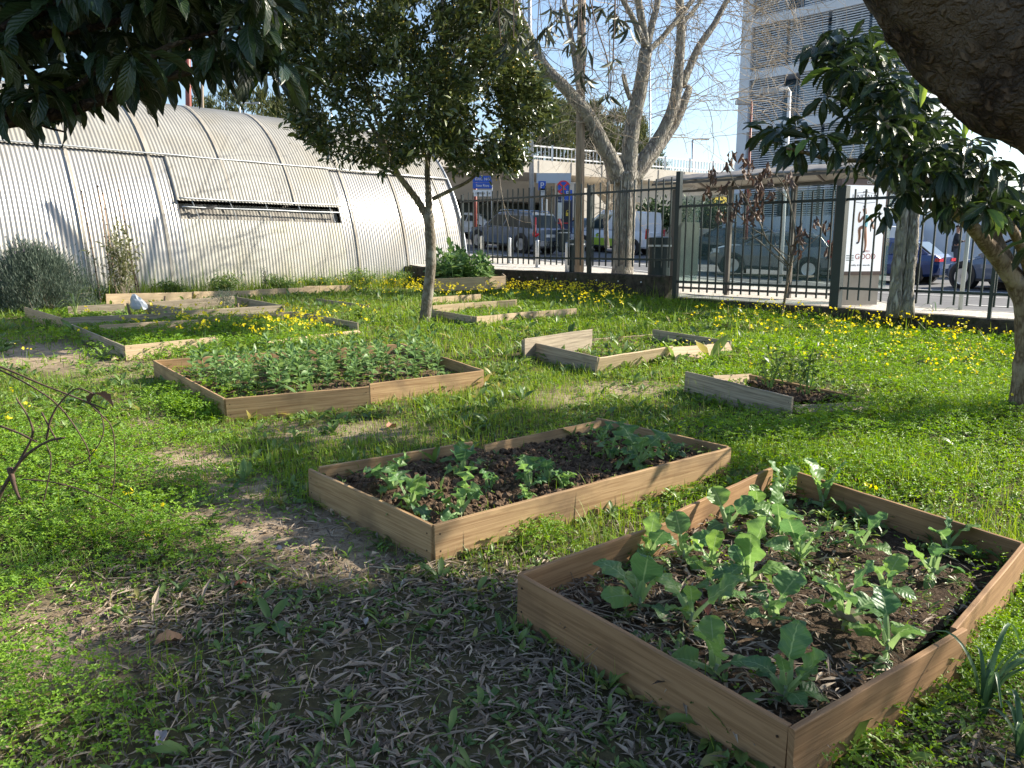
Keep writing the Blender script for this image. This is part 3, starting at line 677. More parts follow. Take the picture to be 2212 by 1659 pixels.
KA = [(1381,1312,143,'kale plant nearest the left corner of the nearest bed'), (1402,1208,92,'kale plant against the left board, behind the corner kale'), (1476,1206,92,'small upright kale beside the left board, mid length'),
 (1537,1224,86,'kale with round leaf in the left half of the nearest bed'), (1616,1260,124,'tall bright round-leaved kale at the middle of the nearest bed'), (1555,1298,112,'bluish kale directly in front of the tall round-leaved kale'),
 (1492,1349,144,'large kale with yellow-green leaves, second along the front board'), (1571,1145,88,'kale under the step of the left board'), (1637,1116,62,'kale half hidden behind others near the back gap'),
 (1682,1156,104,'dense broad kale behind the middle of the nearest bed'), (1690,1066,70,'farthest kale, standing in the gap of the back corner'), (1777,1092,104,'kale leaning over the back board beside the corner gap'),
 (1727,1214,112,'slender pale-stemmed kale in the centre of the bed'), (1859,1187,98,'kale near the back board with open soil round it'), (1912,1283,98,'small grey-green kale right of the largest leaf'),
 (1822,1351,158,'kale with the single largest dark crinkled leaf'), (1915,1409,132,'narrow upright kale nearest the split in the right board'), (2015,1245,94,'kale in the right corner area, front of the pair'),
 (2044,1190,98,'kale closest to the far right corner of the nearest bed'), (1671,1341,120,'white-ribbed kale between the two largest kales'), (1544,1460,138,'kale with wide flat leaf by the front board'), (1695,1510,152,'kale nearest the camera at the front corner of the bed'),
 (1463,1395,48,'tiny round-leaved kale seedling behind the front board'), (1330,1300,45,'tiny kale seedling in the left corner of the nearest bed')]
for (u, v, hp, lab) in KA:
    b = on(u, v, .085); H = hp/ppm(b)*1.02; kale(b, H*.95, lab, nl=4 if hp < 50 else None)
KB = [(889,1105,88,'big-leaved kale at the front left of the split-board bed'), (845,1056,80,'kale touching the left back board of the split-board bed'), (994,1114,88,'kale with one broad pale leaf by the front board'),
 (1001,1025,66,'ragged kale in front of the split in the back board'), (1057,1061,48,'short thin kale in the middle left of the split-board bed'), (1144,1056,64,'bushy ragged kale at the centre of the split-board bed'),
 (1184,1043,58,'kale right behind the central bushy one'), (1217,1056,46,'low kale close to the front board, right of centre'), (1135,1079,34,'smallest kale against the front board of the split-board bed'),
 (1317,994,54,'grey ragged kale in the right half of the split-board bed'), (1380,1012,88,'tallest kale in the right half of the split-board bed'), (1362,985,56,'kale behind the tallest right-hand kale'),
 (1452,989,42,'kale nearest the right end of the split-board bed'), (1300,955,48,'kale in the shaded far corner of the split-board bed')]
for (u, v, hp, lab) in KB:
    b = on(u, v, .125); kale(b, hp/ppm(b)*1.08, lab, rag=1., nl=random.randint(7, 10))

# ---------------------------------------------------------------- broad beans
BT = leaf_tpl(3, .52, .25, .15, .5)
def bean_proto(H, lab, grp):
    r = empty('broad_bean_plant', (0, 0, 0), lab, 'bean plant', grp)
    top = np.array([random.uniform(-.04, .04), random.uniform(-.04, .04), H]); pts = catmull([[0,0,-.02], top*.5 + [random.uniform(-.01,.01), 0, 0], top], 4)
    MB().tube(pts, np.linspace(.0045, .003, len(pts)), 5).build('stem', GSTEM, r, smooth=True)
    O=[]; D=[]; Sz=[]
    for k in range(int(H/.028)):
        f = (k+1)/int(H/.028); b = top*f; az = k*math.pi*.93 + random.uniform(-.4, .4)
        for pr in (-.45, .45, 0):
            a = az + pr; t = R(15 + 50*f**3) + random.uniform(-.3, .3); d = np.array([math.cos(a)*math.cos(t), math.sin(a)*math.cos(t), math.sin(t)])
            O.append(b + d*.015*(pr == 0)); D.append(d); Sz.append(random.uniform(.07, .115)*(1 - .35*f**4))
    O, D, Sz = map(np.array, (O, D, Sz)); Mx = frames(D, np.tile([0, 0, 1.], (len(D), 1)) + rng.normal(0, .25, (len(D), 3)))*Sz[:, None, None]
    MB().scatter(BT, O, Mx).build('foliage', BEAN, r, smooth=True)
    return r
LB = 'grey-green broad bean plant in the dense stand of the middle left bed'
LM = 'broad bean plant in the leafy mound at the far end beside the laurel trunk'
protos = [bean_proto(random.uniform(.22, .35), LB, 'broad beans in the middle left bed') for _ in range(5)]
used = set()
def place(protos, p, label, group, smin=.85, smax=1.15):
    k = random.randrange(len(protos)); pr = protos[k]
    if k not in used and group == pr['group']: used.add(k); o = pr
    else: o = copy_tree(pr)
    o.location = tuple(float(x) for x in p); o.rotation_euler = (0, 0, random.uniform(0, 6.28)); s = random.uniform(smin, smax); o.scale = (s, s, s)
    o['label'] = label; o['group'] = group; return o
Qb = [on(u, v, .08) for u, v in [(400,808),(500,868),(985,815),(905,768)]]
for i in range(15):
    for j in range(7):
        a, b = (i + .5 + random.uniform(-.6, .6))/15, (j + .5 + random.uniform(-.5, .5))/7
        if a > .8 and random.random() < .45: continue
        p = Qb[0]*(1-a)*(1-b) + Qb[1]*(1-a)*b + Qb[2]*a*b + Qb[3]*a*(1-b)
        place(protos, p, LB, 'broad beans in the middle left bed', .7, 1.15)
for i in range(52):
    t = random.random(); p = at(925 + 140*t, 560, random.uniform(17.4, 18.9)); p[2] = float(G(p[0], p[1])) + random.uniform(.08, .22)
    hgt = 1 + .55*math.sin(math.pi*min(1, max(0, t*.9+.1)))
    place(protos, p, LM, 'broad beans in the far leafy mound', hgt*1.45, hgt*1.95)

# ---------------------------------------------------------------- laurel tree
LT = leaf_tpl(3, .36, .12, .2, .5)
def foliage(centers, per, size, tpl, mat, spread, dirs=None, up=.3, parent=None, name='crown', droop=0., ssd=.2, mb=None, rnd=None):
    centers = np.array(centers); N = len(centers)*per; cc = np.repeat(centers, per, 0)
    O = cc + rng.normal(0, spread, (N, 3))
    D = rng.normal(size=(N, 3)); D /= np.linalg.norm(D, axis=1)[:, None]
    if dirs is not None: D = D*.8 + np.repeat(np.array(dirs), per, 0)
    D[:, 2] += up - droop
    Sz = size*np.clip(rng.normal(1, ssd, N), .5, 1.7)
    M = frames(D, rng.normal(0, .8, (N, 3)) + [0, 0, 1.])*Sz[:, None, None]
    if mb is not None: mb.scatter(tpl, O, M); return mb
    return MB().scatter(tpl, O, M).build(name, mat, parent, smooth=True)
tb = on(918, 697, 0); YT = tb[1]
lr = empty('laurel_tree', tb, 'round dark laurel tree with yellow buds and a slim grey trunk', 'tree')
def pth(L, Y=YT, dy=None): return [at(u, v, Y + (dy[i] if dy else 0)) for i, (u, v) in enumerate(L)]
def limb(mb, L, r0, r1, Y=YT, dy=None, seg=9, k=5, rough=.12):
    P = catmull(pth(L, Y, dy), k); mb.tube(P, np.linspace(r0, r1, len(P)), seg, rough=rough); return P
m = MB(); tr = catmull([tb-[0,0,.1]] + pth([(918,690),(926,620),(931,560),(928,490),(926,462)]), 5)
m.tube(tr, np.interp(np.linspace(0, 1, len(tr)), [0, .08, .2, .9, 1], [.15, .12, .092, .082, .085]), 14, rough=.1)
m.build('trunk', BARKL, lr, smooth=True)
m = MB()
limb(m, [(928,480),(900,430),(862,380),(835,330),(790,250)], .062, .03, dy=[0,-.05,-.2,-.4,-.6]); limb(m, [(927,470),(925,410),(924,350),(945,260),(960,120),(950,-60)], .06, .02, dy=[0,0,.1,.2,.3,.3])
limb(m, [(935,430),(975,410),(1020,385),(1060,330),(1090,250)], .035, .015, dy=[0,-.1,-.3,-.5,-.6])
for (u0, v0, u1, v1, d) in [(862,380,720,300,-.5),(835,330,700,200,.5),(925,350,820,150,.8),(950,250,1050,120,.6),(850,350,780,120,-1.),(945,260,1000,60,-.8),(1060,330,1130,270,0.),(924,360,900,200,-1.2)]:
    limb(m, [(u0,v0),((u0+u1)/2+random.uniform(-12,12),(v0+v1)/2),(u1,v1)], .026, .008, dy=[-.1,d*.5,d])
m.build('branch', BARKL, lr, smooth=True)
# crown clumps: sampled in a lumpy volume whose picture outline follows the photo
OUT = [(560,-60),(575,60),(585,150),(620,200),(625,240),(655,290),(690,325),(750,345),(810,352),(850,372),(880,340),(930,335),(980,352),(1010,390),(1055,392),(1075,365),(1130,345),(1165,300),(1188,240),(1165,180),(1130,120),(1110,40),(1080,-60),(1000,-250),(850,-300),(650,-250)]
def inside(poly, u, v):
    r_ = False; j = len(poly)-1
    for i in range(len(poly)):
        (a, b), (c, d) = poly[i], poly[j]
        if (b > v) != (d > v) and u < (c-a)*(v-b)/(d-b)+a: r_ = not r_
        j = i
    return r_
cen=[]
while len(cen) < 800:
    u, v = random.uniform(555, 1195), random.uniform(-280, 395)
    if v > 365 or not inside(OUT, u, v): continue
    hw = math.sqrt(max(.05, 1 - ((u-875)/330)**2))*(1 - .45*max(0, (v-180)/220))*2.1
    Yc = random.uniform(-1, 1); Yc = math.copysign(abs(Yc)**.6, Yc)*hw
    q = at(u, v, YT + Yc)
    if noise.noise(Vector(q*.95)) + .25*random.random() < -.12: continue
    cen.append(q)
while len(cen) < 1000:
    u, v = random.uniform(940, 1195), random.uniform(-60, 395)
    if v < 365 and inside(OUT, u, v) and not (noise.noise(Vector((u*.012, v*.012, 3))) < -.1): cen.append(at(u, v, YT + random.uniform(-1.1, 1.1)))
cen = np.array(cen); cc = at(875, 150, YT); dr = (cen-cc); dr /= np.linalg.norm(dr, axis=1)[:, None]
foliage(cen, 60, .115, LT, LAUREL, .082, dirs=dr*.7, up=.35, parent=lr)
N = 3800; bi = cen[rng.integers(0, len(cen), N)] + rng.normal(0, .12, (N, 3))
MB().scatter((CL[0], CL[1], CL[2]), bi, rand_frames(N)*rng.uniform(.008, .016, N)[:, None, None]).build('flower_bud', leafmat('yellow_bud', (.50, .38, .05), (.65, .52, .10), .6, .2), lr)['kind'] = 'stuff'

# ---------------------------------------------------------------- bare plane tree and other trees behind the fence
def trunk_tree(name, label, base, group=None): return empty(name, base, label, 'tree', group)
Yp = 19.6; bp_ = at(1344, 596, Yp); bp_[2] = float(S(bp_[0], bp_[1])); pt = trunk_tree('bare_tree', 'big bare pale-barked tree with three great limbs behind the fence corner', bp_)
m = MB(); T0 = catmull([bp_-[0,0,.2]] + pth([(1344,592),(1347,540),(1350,470),(1352,410),(1350,372)], Yp), 8)
m.tube(T0, np.interp(np.linspace(0, 1, len(T0)), [0, .12, .25, .8, 1], [.44, .34, .27, .26, .32]), 20, rough=.09); m.build('trunk', BARKP, pt, smooth=True)
m = MB(); c7 = lambda L: [(1042.3+.2976*a, .2976*b) for a, b in L]
LM_ = []
def big(L, r0, r1, d0=0, d1=0, seg=12):
    n = len(L); LM_.append(limb(m, c7(L), r0*.86, r1*.86, Yp, dy=list(np.linspace(d0, d1, n)), seg=seg, k=7, rough=.09)); return LM_[-1]
big([(985,1310),(950,1190),(870,1040),(760,830),(600,640),(450,480),(335,260),(240,40),(215,-160)], .25, .09, -.1, -1.2)
big([(490,575),(300,500),(165,430),(20,330)], .11, .06, -.7, -1.4); big([(720,760),(690,560),(640,250),(590,0),(560,-200)], .10, .05, -.5, .6)
big([(1060,1300),(1065,1120),(1090,900),(1150,620),(1185,360)], .26, .18, 0, .1); big([(1185,370),(1165,200),(1130,0),(1110,-200)], .13, .09, .1, 0); big([(1190,360),(1230,180),(1275,0),(1300,-200)], .11, .07, .1, .6)
big([(1200,370),(1290,290),(1400,160),(1510,20),(1600,-100)], .09, .06, 0, .8); big([(1180,330),(1100,150),(1020,0),(960,-150)], .09, .06, 0, -.6)
big([(1050,1320),(1200,1120),(1300,970),(1390,760),(1420,520),(1440,250),(1430,0),(1420,-200)], .22, .10, .2, .9); big([(1100,1310),(1270,1080),(1400,890),(1480,700),(1500,640)], .18, .10, .3, 1.2)
big([(1450,620),(1490,520),(1570,340),(1680,180),(1760,30),(1850,-120)], .13, .07, .8, 1.5); big([(1440,180),(1530,80),(1620,-40)], .07, .05, .8, 1.2); big([(1075,720),(1045,640),(1022,540)], .075, .065, -.1, -.3)
m.build('limb', BARKP, pt, smooth=True)
# fine hanging twigs
tw = MB(); PP = np.concatenate([q[len(q)//3:] for q in LM_])
def twig(p, d, Ln, r0, lev, gnarl=.35, sag=-.03, n=9, mb=None, kids=(2, 4), segs=3):
    P = [p]; d = np.array(d, float)
    for i in range(n):
        d = d + rng.normal(0, gnarl, 3)*.5; d[2] += sag; d /= np.linalg.norm(d); P.append(P[-1] + d*Ln/n)
    mb.tube(P, np.linspace(r0, r0*.35, len(P)), segs, cap=False)
    if lev > 0:
        for k in range(random.randint(*kids)):
            i = random.randint(1, n-1); nd = (P[i+1]-P[i]); nd /= np.linalg.norm(nd); nd += rng.normal(0, .7, 3)
            twig(P[i], nd/np.linalg.norm(nd), Ln*random.uniform(.45, .75), r0*.6, lev-1, gnarl, sag, 6, mb, kids, segs)
for k in range(130):
    p = PP[rng.integers(len(PP))]; d = rng.normal(size=3); d[2] = abs(d[2])*.3 - .1
    twig(p, d/np.linalg.norm(d), random.uniform(1.4, 3.2), random.uniform(.008, .015), 2, .45, -.035, mb=tw)
for k in range(46):   # twigs arching over towards the building
    p = at(random.uniform(1480, 1640), random.uniform(-120, 260), Yp + random.uniform(-1, 2)); twig(p, [1, random.uniform(-.3,.3), random.uniform(-.2,.5)], random.uniform(1.5, 2.6), .013, 2, .5, -.05, mb=tw)
tw.build('twig', TWIG, pt)['kind'] = 'stuff'
# second mossy double trunk behind the fence (right)
Y2 = 12.6; b2 = at(1943, 668, Y2); t2 = trunk_tree('street_tree', 'rough double-trunked bare tree between the poster and the blue car', b2)
m = MB()
for L, r0, r1 in (([(1932,672),(1937,600),(1944,540),(1950,470),(1953,400)], .10, .085), ([(1957,672),(1962,600),(1970,520),(1975,450),(1985,380)], .10, .09)):
    P = catmull(pth(L, Y2), 6); P[0][2] -= .1; m.tube(P, np.interp(np.linspace(0,1,len(P)), [0,.15,1], [r0*1.35, r0, r1]), 14, rough=.16)
m.build('trunk', BARKP, t2, smooth=True)
m = MB()
for L in ([(1953,400),(1940,330),(1900,280)], [(1985,380),(1990,310),(2040,250)], [(1950,420),(1900,400),(1870,380)], [(1975,400),(1960,330),(1970,250)]):
    limb(m, L, .05, .02, Y2)
    for k in range(4): twig(at(*L[-1], Y2), rng.normal(size=3)+[0,0,.5], 1.2, .01, 1, mb=m)
m.build('branch', BARKP, t2)
# thin bare sapling behind the plane tree
Y3 = 30; b3 = at(1311, 535, Y3); t3 = trunk_tree('bare_sapling', 'thin pale bare sapling left of the big bare tree', b3); m = MB()
P = catmull(pth([(1311,535),(1309,480),(1315,420),(1312,370),(1300,330)], Y3), 5); m.tube(P, np.linspace(.10, .05, len(P)), 8); m.build('trunk', BARKL, t3)
m = MB()
for k in range(26):
    p = P[rng.integers(len(P)//3, len(P))]; twig(p, rng.normal(size=3)*[1,1,.4]+[0,0,.6], random.uniform(1, 2), .018, 1, mb=m)
m.build('branch', TWIG, t3)

# ---------------------------------------------------------------- young tree with withered leaves
Yd = on(1690, 690, 0)[1]; bd = on(1690, 692, 0); dt = empty('withered_sapling', bd, 'young grey tree with hanging dead brown leaves before the fence', 'tree')
c4 = lambda L: [(1399+.2315*a, 301.7+.2315*b) for a, b in L]
m = MB(); P = catmull([bd-[0,0,.08]] + pth(c4([(1250,1660),(1280,1480),(1310,1300),(1335,1180)]), Yd), 5); m.tube(P, np.interp(np.linspace(0,1,len(P)), [0,.3,1], [.032,.024,.026]), 9, rough=.12); m.build('trunk', BARKT, dt, smooth=True)
m = MB(); W_ = [([(1335,1180),(1355,1050),(1375,900),(1360,750),(1320,560),(1270,430),(1200,330),(1140,300)], .017, .006, -.2), ([(1375,850),(1350,650),(1310,500),(1290,400),(1260,280),(1255,220)], .010, .004, .2),
    ([(1320,1170),(1230,1060),(1110,930),(1050,780),(960,640),(900,520),(800,380),(760,260)], .014, .005, -.4), ([(1100,900),(980,830),(880,740),(790,650),(680,520),(600,350)], .009, .004, .1), ([(1310,1170),(1150,1040),(1010,930),(960,860)], .008, .004, .3),
    ([(1310,1190),(1180,1080),(1090,990),(1000,920),(860,920)], .008, .004, -.3), ([(1350,1120),(1320,1010),(1290,930)], .010, .008, -.2), ([(1350,1150),(1460,1030),(1560,930),(1640,860),(1700,850)], .008, .004, .2), ([(1330,1100),(1200,1000),(1180,880),(1090,800)], .008, .004, .3),
    ([(1640,860),(1740,850),(1780,900),(1740,980),(1700,1000)], .004, .003, .2), ([(1320,560),(1220,470),(1150,430)], .006, .003, -.1), ([(1000,890),(880,870),(800,850)], .005, .003, 0), ([(860,460),(880,400),(900,300)], .005, .003, 0), ([(1300,480),(1230,400),(1340,290),(1400,200)], .005, .003, .1)]
for L, r0, r1, d in W_: limb(m, c4(L), r0*1.15, r1*1.15, Yd, dy=list(np.linspace(0, d, len(L))), seg=6, rough=.1)
m.build('branch', BARKL, dt, smooth=True)
DT = leaf_tpl(5, .3, .35, .75, .5, cross=2, wave=1.4)
cl = c4([(800,130),(820,200),(600,300),(590,360),(730,250),(910,200),(940,250),(900,320),(960,300),(1000,380),(540,470),(560,510),(720,450),(690,480),(880,500),(900,540),(1040,400),(1060,460),(1020,520),(1130,430),(1140,510),(1080,330),(1110,280),(1310,350),(1320,400),
    (830,610),(860,650),(1010,680),(1050,700),(960,750),(930,740),(700,700),(760,720),(680,760),(1030,560),(1000,620),(1400,880),(1430,960),(1400,1040),(1440,860),(1700,1020),(1720,1080),(1580,790),(1680,820),(1150,300),(1050,640),(980,700)])
O=[]; D=[]
for (u, v) in cl:
    for k in range(random.randint(3, 5)):
        O.append(at(u + random.uniform(-9, 9), v - 10 + random.uniform(-9, 9), Yd + random.uniform(-.35, .35))); D.append([random.uniform(-.5,.5), random.uniform(-.5,.5), -1.1])
O, D = np.array(O), np.array(D); Sz = rng.uniform(.13, .22, len(O))
MB().scatter(DT, O, frames(D, rng.normal(size=(len(O), 3)))*Sz[:, None, None]).build('withered_leaves', DEADL, dt, smooth=True)

# ---------------------------------------------------------------- loquat trees
LQ = leaf_tpl(7, .30, .38, .25, .62, cross=2, wave=.35)
def whorls(mb, pts, size, n=(7, 11), out=None, droop=.55):
    O=[]; D=[]; S_=[]; Up=[]
    for p in pts:
        a0 = random.uniform(0, 6.28); ax = rng.normal(0, .35, 3)
        for k in range(random.randint(*n)):
            a = a0 + k*2.4; t = random.uniform(-.9, .7)
            d = np.array([math.cos(a), math.sin(a), t]) + ax; d[2] -= droop*.4
            O.append(np.array(p) + d*.02); D.append(d); S_.append(size*random.uniform(.65, 1.15)); Up.append([0, 0, 1.] + rng.normal(0, .35, 3))
    O, D, S_, Up = map(np.array, (O, D, S_, Up)); mb.scatter(LQ, O, frames(D, Up)*S_[:, None, None])
def poly_pts(poly, N, Y0, Y1):
    us = [p[0] for p in poly]; vs = [p[1] for p in poly]; out=[]
    while len(out) < N:
        u, v = random.uniform(min(us), max(us)), random.uniform(min(vs), max(vs))
        if inside(poly, u, v): out.append(at(u, v, random.uniform(Y0, Y1)))
    return out
bl = on(2206, 902, 0); YL = bl[1]; lq = empty('loquat_tree', bl, 'loquat tree at the right edge with big glossy ribbed leaves', 'tree', 'loquat trees framing the view')
m = MB(); P = catmull([bl-[0,0,.1]] + pth([(2206,880),(2216,800),(2222,730),(2218,660),(2195,600)], YL), 6); m.tube(P, np.interp(np.linspace(0,1,len(P)), [0,.2,1], [.13,.10,.095]), 14, rough=.12); m.build('trunk', BARKT, lq, smooth=True)
m = MB()
limb(m, [(2200,620),(2150,550),(2100,490),(2060,455),(2000,440)], .075, .03, YL, dy=[0,-.1,-.3,-.5,-.8], seg=12); limb(m, [(2205,610),(2160,530),(2140,470),(2120,430),(2080,380)], .05, .025, YL, dy=[0,.1,.2,.3,.4])
limb(m, [(2230,600),(2190,500),(2140,440),(2120,400)], .045, .02, YL, dy=[0,-.3,-.6,-.8]); limb(m, [(2060,455),(1990,380),(1930,300),(1890,200),(1850,120)], .035, .012, YL, dy=[-.4,-.4,-.5,-.5,-.6])
limb(m, [(1990,380),(1900,350),(1800,345),(1740,330),(1700,320)], .022, .010, YL, dy=[-.4,-.6,-.8,-.9,-1]); limb(m, [(2225,640),(2260,450),(2280,250),(2300,0)], .07, .03, YL, dy=[0,.1,.3,.5])
m.build('branch', BARKT, lq, smooth=True)
m = MB()
UND = [(1880,60),(1960,190),(2080,280),(2212,420),(2290,480),(2290,560),(2180,470),(2100,440),(2030,470),(1960,420),(1930,330),(1900,300),(1860,230),(1800,150),(1790,90)]
whorls(m, poly_pts(UND, 190, YL-1.2, YL+1.3), .21)
whorls(m, [at(u, v, YL-.8+random.uniform(-.3,.3)) for u, v in [(1795,85),(1815,120),(1835,95),(1760,100),(1850,150),(1690,282),(1655,290),(1720,270),(1750,300),(1705,310),(1668,270),(1780,290),(1800,320),(1730,320),(1830,250),(1850,200),(1880,240),(1870,280),(1900,320),(1905,345),(1930,355),(2060,440),(1810,60),(1780,210),(1900,180)]], .19)
whorls(m, [at(u, v, YL-1.0) for u, v in [(1913,458),(1905,440),(1833,352)]], .16, (4, 6), droop=1.4)
whorls(m, poly_pts([(2212,60),(2500,60),(2600,560),(2212,520)], 22, YL-1.2, YL+1.4), .21); whorls(m, poly_pts([(1950,-250),(2500,-250),(2500,60),(2250,60)], 20, YL-1.2, YL+1.4), .21)
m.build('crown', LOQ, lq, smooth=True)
m = MB(); O = np.array([at(u, v, YL-1.1) for u, v in [(1988,232),(1990,205),(2082,300),(2098,290),(2085,310)]])
m.scatter(leaf_tpl(5, .26, .05, .3, .5), O, frames(np.array([[.05,0,1.],[-.1,.1,1],[0,0,1],[.2,0,1],[-.3,0,.9]]), np.tile([0,-1.,.1], (5,1)))*np.array([.2,.13,.22,.12,.1])[:, None, None])
m.build('young_leaves', leafmat('young_leaf', (.22,.34,.05), (.30,.42,.08), .4, .4), lq, smooth=True)
# branch entering at the upper left (stands on a trunk outside the picture)
YB = 2.6; lb_ = empty('loquat_tree', (-3.2, 1.2, .03), 'loquat branch with dark drooping leaves hanging in from the upper left', 'tree', 'loquat trees framing the view')
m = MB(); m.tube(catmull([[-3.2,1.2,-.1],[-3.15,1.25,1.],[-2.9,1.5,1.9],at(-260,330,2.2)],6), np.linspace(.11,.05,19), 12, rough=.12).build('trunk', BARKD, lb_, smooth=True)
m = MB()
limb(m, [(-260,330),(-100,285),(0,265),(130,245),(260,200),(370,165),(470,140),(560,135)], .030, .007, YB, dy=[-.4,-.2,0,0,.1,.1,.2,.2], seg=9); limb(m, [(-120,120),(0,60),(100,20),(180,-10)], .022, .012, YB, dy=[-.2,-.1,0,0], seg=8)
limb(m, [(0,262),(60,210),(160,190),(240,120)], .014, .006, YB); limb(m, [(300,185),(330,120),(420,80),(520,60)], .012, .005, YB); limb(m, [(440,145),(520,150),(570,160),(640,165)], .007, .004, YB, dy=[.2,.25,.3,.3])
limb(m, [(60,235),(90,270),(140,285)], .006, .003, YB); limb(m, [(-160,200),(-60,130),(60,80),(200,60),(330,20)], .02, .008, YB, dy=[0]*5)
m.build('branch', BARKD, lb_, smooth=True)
m = MB(); TOP = [(-200,-250),(560,-250),(575,20),(555,70),(470,100),(400,85),(330,105),(240,115),(160,110),(60,120),(-60,120),(-200,160)]
whorls(m, poly_pts(TOP, 190, YB-.25, YB+1.0), .175)
whorls(m, [at(u, v, YB+random.uniform(-.1,.3)) for u, v in [(a_, b_-22) for a_, b_ in [(30,180),(80,190),(140,170),(180,185),(240,170),(290,165),(330,160),(370,150),(420,130),(250,190),(110,220),(10,230),(60,240),(150,225),(470,110),(520,105),(540,60),(545,20),(600,150),(612,160),(588,145)]]], .155)
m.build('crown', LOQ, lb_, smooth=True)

# ---------------------------------------------------------------- great limb overhead (upper right)
gl = empty('leaning_tree', (2.55, 1.1, .0), 'thick leaning trunk with dark knobbly bark crossing the upper right corner', 'tree')
Pg = catmull([at(1990,-330,1.75), at(2060,-110,1.85), at(2195,35,1.85), at(2390,165,1.8), [1.85,1.62,1.75], [2.25,1.3,1.1], [2.55,1.1,.4], [2.6,1.05,-.15]], 26)
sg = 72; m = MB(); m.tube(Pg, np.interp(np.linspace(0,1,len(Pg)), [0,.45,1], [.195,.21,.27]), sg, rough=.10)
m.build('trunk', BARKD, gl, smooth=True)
m = MB(); Pu = [Pg[0]]
m.tube(catmull([Pg[3], [1.1,2.3,3.6], [1.9,2.9,4.6], [3.2,3.3,5.4], [4.8,3.2,5.8], [6.5,3.0,5.6]], 8), np.linspace(.19,.08,41), 14, rough=.12)
m.tube(catmull([[1.9,2.9,4.6], [1.2,3.6,4.4], [.6,4.0,4.0], [.25,3.9,3.45]], 6), np.linspace(.05,.012,19), 8)
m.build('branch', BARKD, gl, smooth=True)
# dangling sprigs with narrow leaves at the top
OT = leaf_tpl(4, .2, .12, .5, .5); m = MB(); s2 = MB(); O=[]; D=[]; S_=[]
for (u, v) in [(1085,10),(1100,40),(1110,60),(1090,70),(1075,30),(1120,90),(1190,20),(1200,45),(1215,15),(1260,10),(1250,35),(1262,75),(1265,100),(1258,150),(1185,60),(1160,85),(1175,70),(1300,15),(1345,50),(1360,60),(1335,40),(1325,130),(1330,20),(1235,90),(1270,170),(1310,200),(1315,208),(1090,100),(1125,75)]:
    Yc = 3.4 + random.uniform(-.25, .35); c = at(u, v, Yc)
    for k in range(random.randint(4, 7)):
        O.append(c + rng.normal(0, .008, 3)); D.append([random.uniform(-.8,.8), random.uniform(-.8,.8), -random.uniform(.1,1.2)]); S_.append(random.uniform(.055,.095))
    s2.tube(catmull([c, c+[random.uniform(-.03,.03),0,.1], c+[random.uniform(-.06,.1),.05,.9]], 3), .0018, 4)
m.scatter(OT, np.array(O), frames(np.array(D), rng.normal(size=(len(O),3)))*np.array(S_)[:, None, None])
s2.tube(catmull([at(1265,-40,3.5), at(1290,60,3.5), at(1312,130,3.5), at(1316,200,3.5)], 6), .0028, 4); s2.tube(catmull([at(1255,-60,3.4), at(1258,60,3.4), at(1262,160,3.4)], 5), .003, 4)
m.build('hanging_leaves', OLIVE, gl, smooth=True); s2.build('hanging_twig', TWIGD, gl)
# unseen crown, its clumps placed up the sun's rays to shade the foreground
def shade_pts(u, v, N, r, z0, z1):
    T_ = on(u, v, 0); out=[]
    for k in range(N):
        z = random.uniform(z0, z1); s = z/math.tan(SUN_EL); q = T_ + [random.gauss(0, r), random.gauss(0, r), 0]
        out.append([q[0] + SUN_AZ[0]*s, q[1] + SUN_AZ[1]*s, z + q[2]])
    return out
cr=[]
for (u, v, N, r) in [(u_, 912 + (u_ % 3)*12, 12, .30) for u_ in range(1080, 2200, 110)] + [(500,1360,26,.18),(620,1400,30,.22),(800,1420,30,.2),(900,1330,22,.12),(700,1330,22,.12),(960,1360,26,.14),(1040,1430,30,.12),(1000,1560,40,.25),(700,1580,40,.25),(450,1560,24,.18),(1230,1600,30,.16),(420,1250,14,.12),(1095,1330,12,.06),
                     (1400,1650,26,.16),(230,1420,8,.12),(120,1230,9,.14),(2080,1560,8,.10),(1000,1760,60,.4),(300,1800,50,.35),(1600,1800,40,.35)]:
    cr += shade_pts(u, v, N, r, 3.6, 5.6)
for k in range(230):  # more unseen clumps added to keep the upper-left branch in shade
    q = at(random.uniform(-150, 620), random.uniform(-160, 230), random.uniform(2.5, 3.6)); s_ = random.uniform(4.6, 6.6); e_ = np.array([SUN_AZ[0], SUN_AZ[1], math.tan(SUN_EL)]); cr.append(list(q + e_*s_ + rng.normal(0, .12, 3)))
OT2 = leaf_tpl(2, .28, .1, .3, .5)
foliage(cr, 25, .10, OT2, OLIVE, .13, up=0, parent=gl, name='crown')

# ---------------------------------------------------------------- street: cars
def text(body, size, mat, parent, loc, rotm, name='lettering', extrude=.002, align='CENTER', sx=1.):
    cu = bpy.data.curves.new('text', 'FONT'); cu.body = body; cu.size = size; cu.extrude = extrude; cu.align_x = align; cu.align_y = 'CENTER'
    ob = bpy.data.objects.new('tmp', cu); C.objects.link(ob); dg = bpy.context.evaluated_depsgraph_get()
    me = bpy.data.meshes.new_from_object(ob.evaluated_get(dg)); bpy.data.objects.remove(ob)
    V = np.array([v.co[:] for v in me.vertices])*np.array([sx, 1, 1]); V = V @ np.array(rotm) + np.array(loc) - (np.array(parent.location) if parent else 0)
    for i, v in enumerate(me.vertices): v.co = V[i]
    me.materials.clear(); me.materials.append(mat); me.name = name
    o = bpy.data.objects.new(name, me); C.objects.link(o); o.parent = parent; return o
def paintmat(name, c, metal=.3): return mk(name, c, None, rough=.25, spec=.6, metal=metal, coat=.6)
LAMP = mk('headlight_glass', (.7,.72,.75), None, rough=.1, spec=1)
PLATE = mk('number_plate', (.75,.76,.76), None, rough=.4)
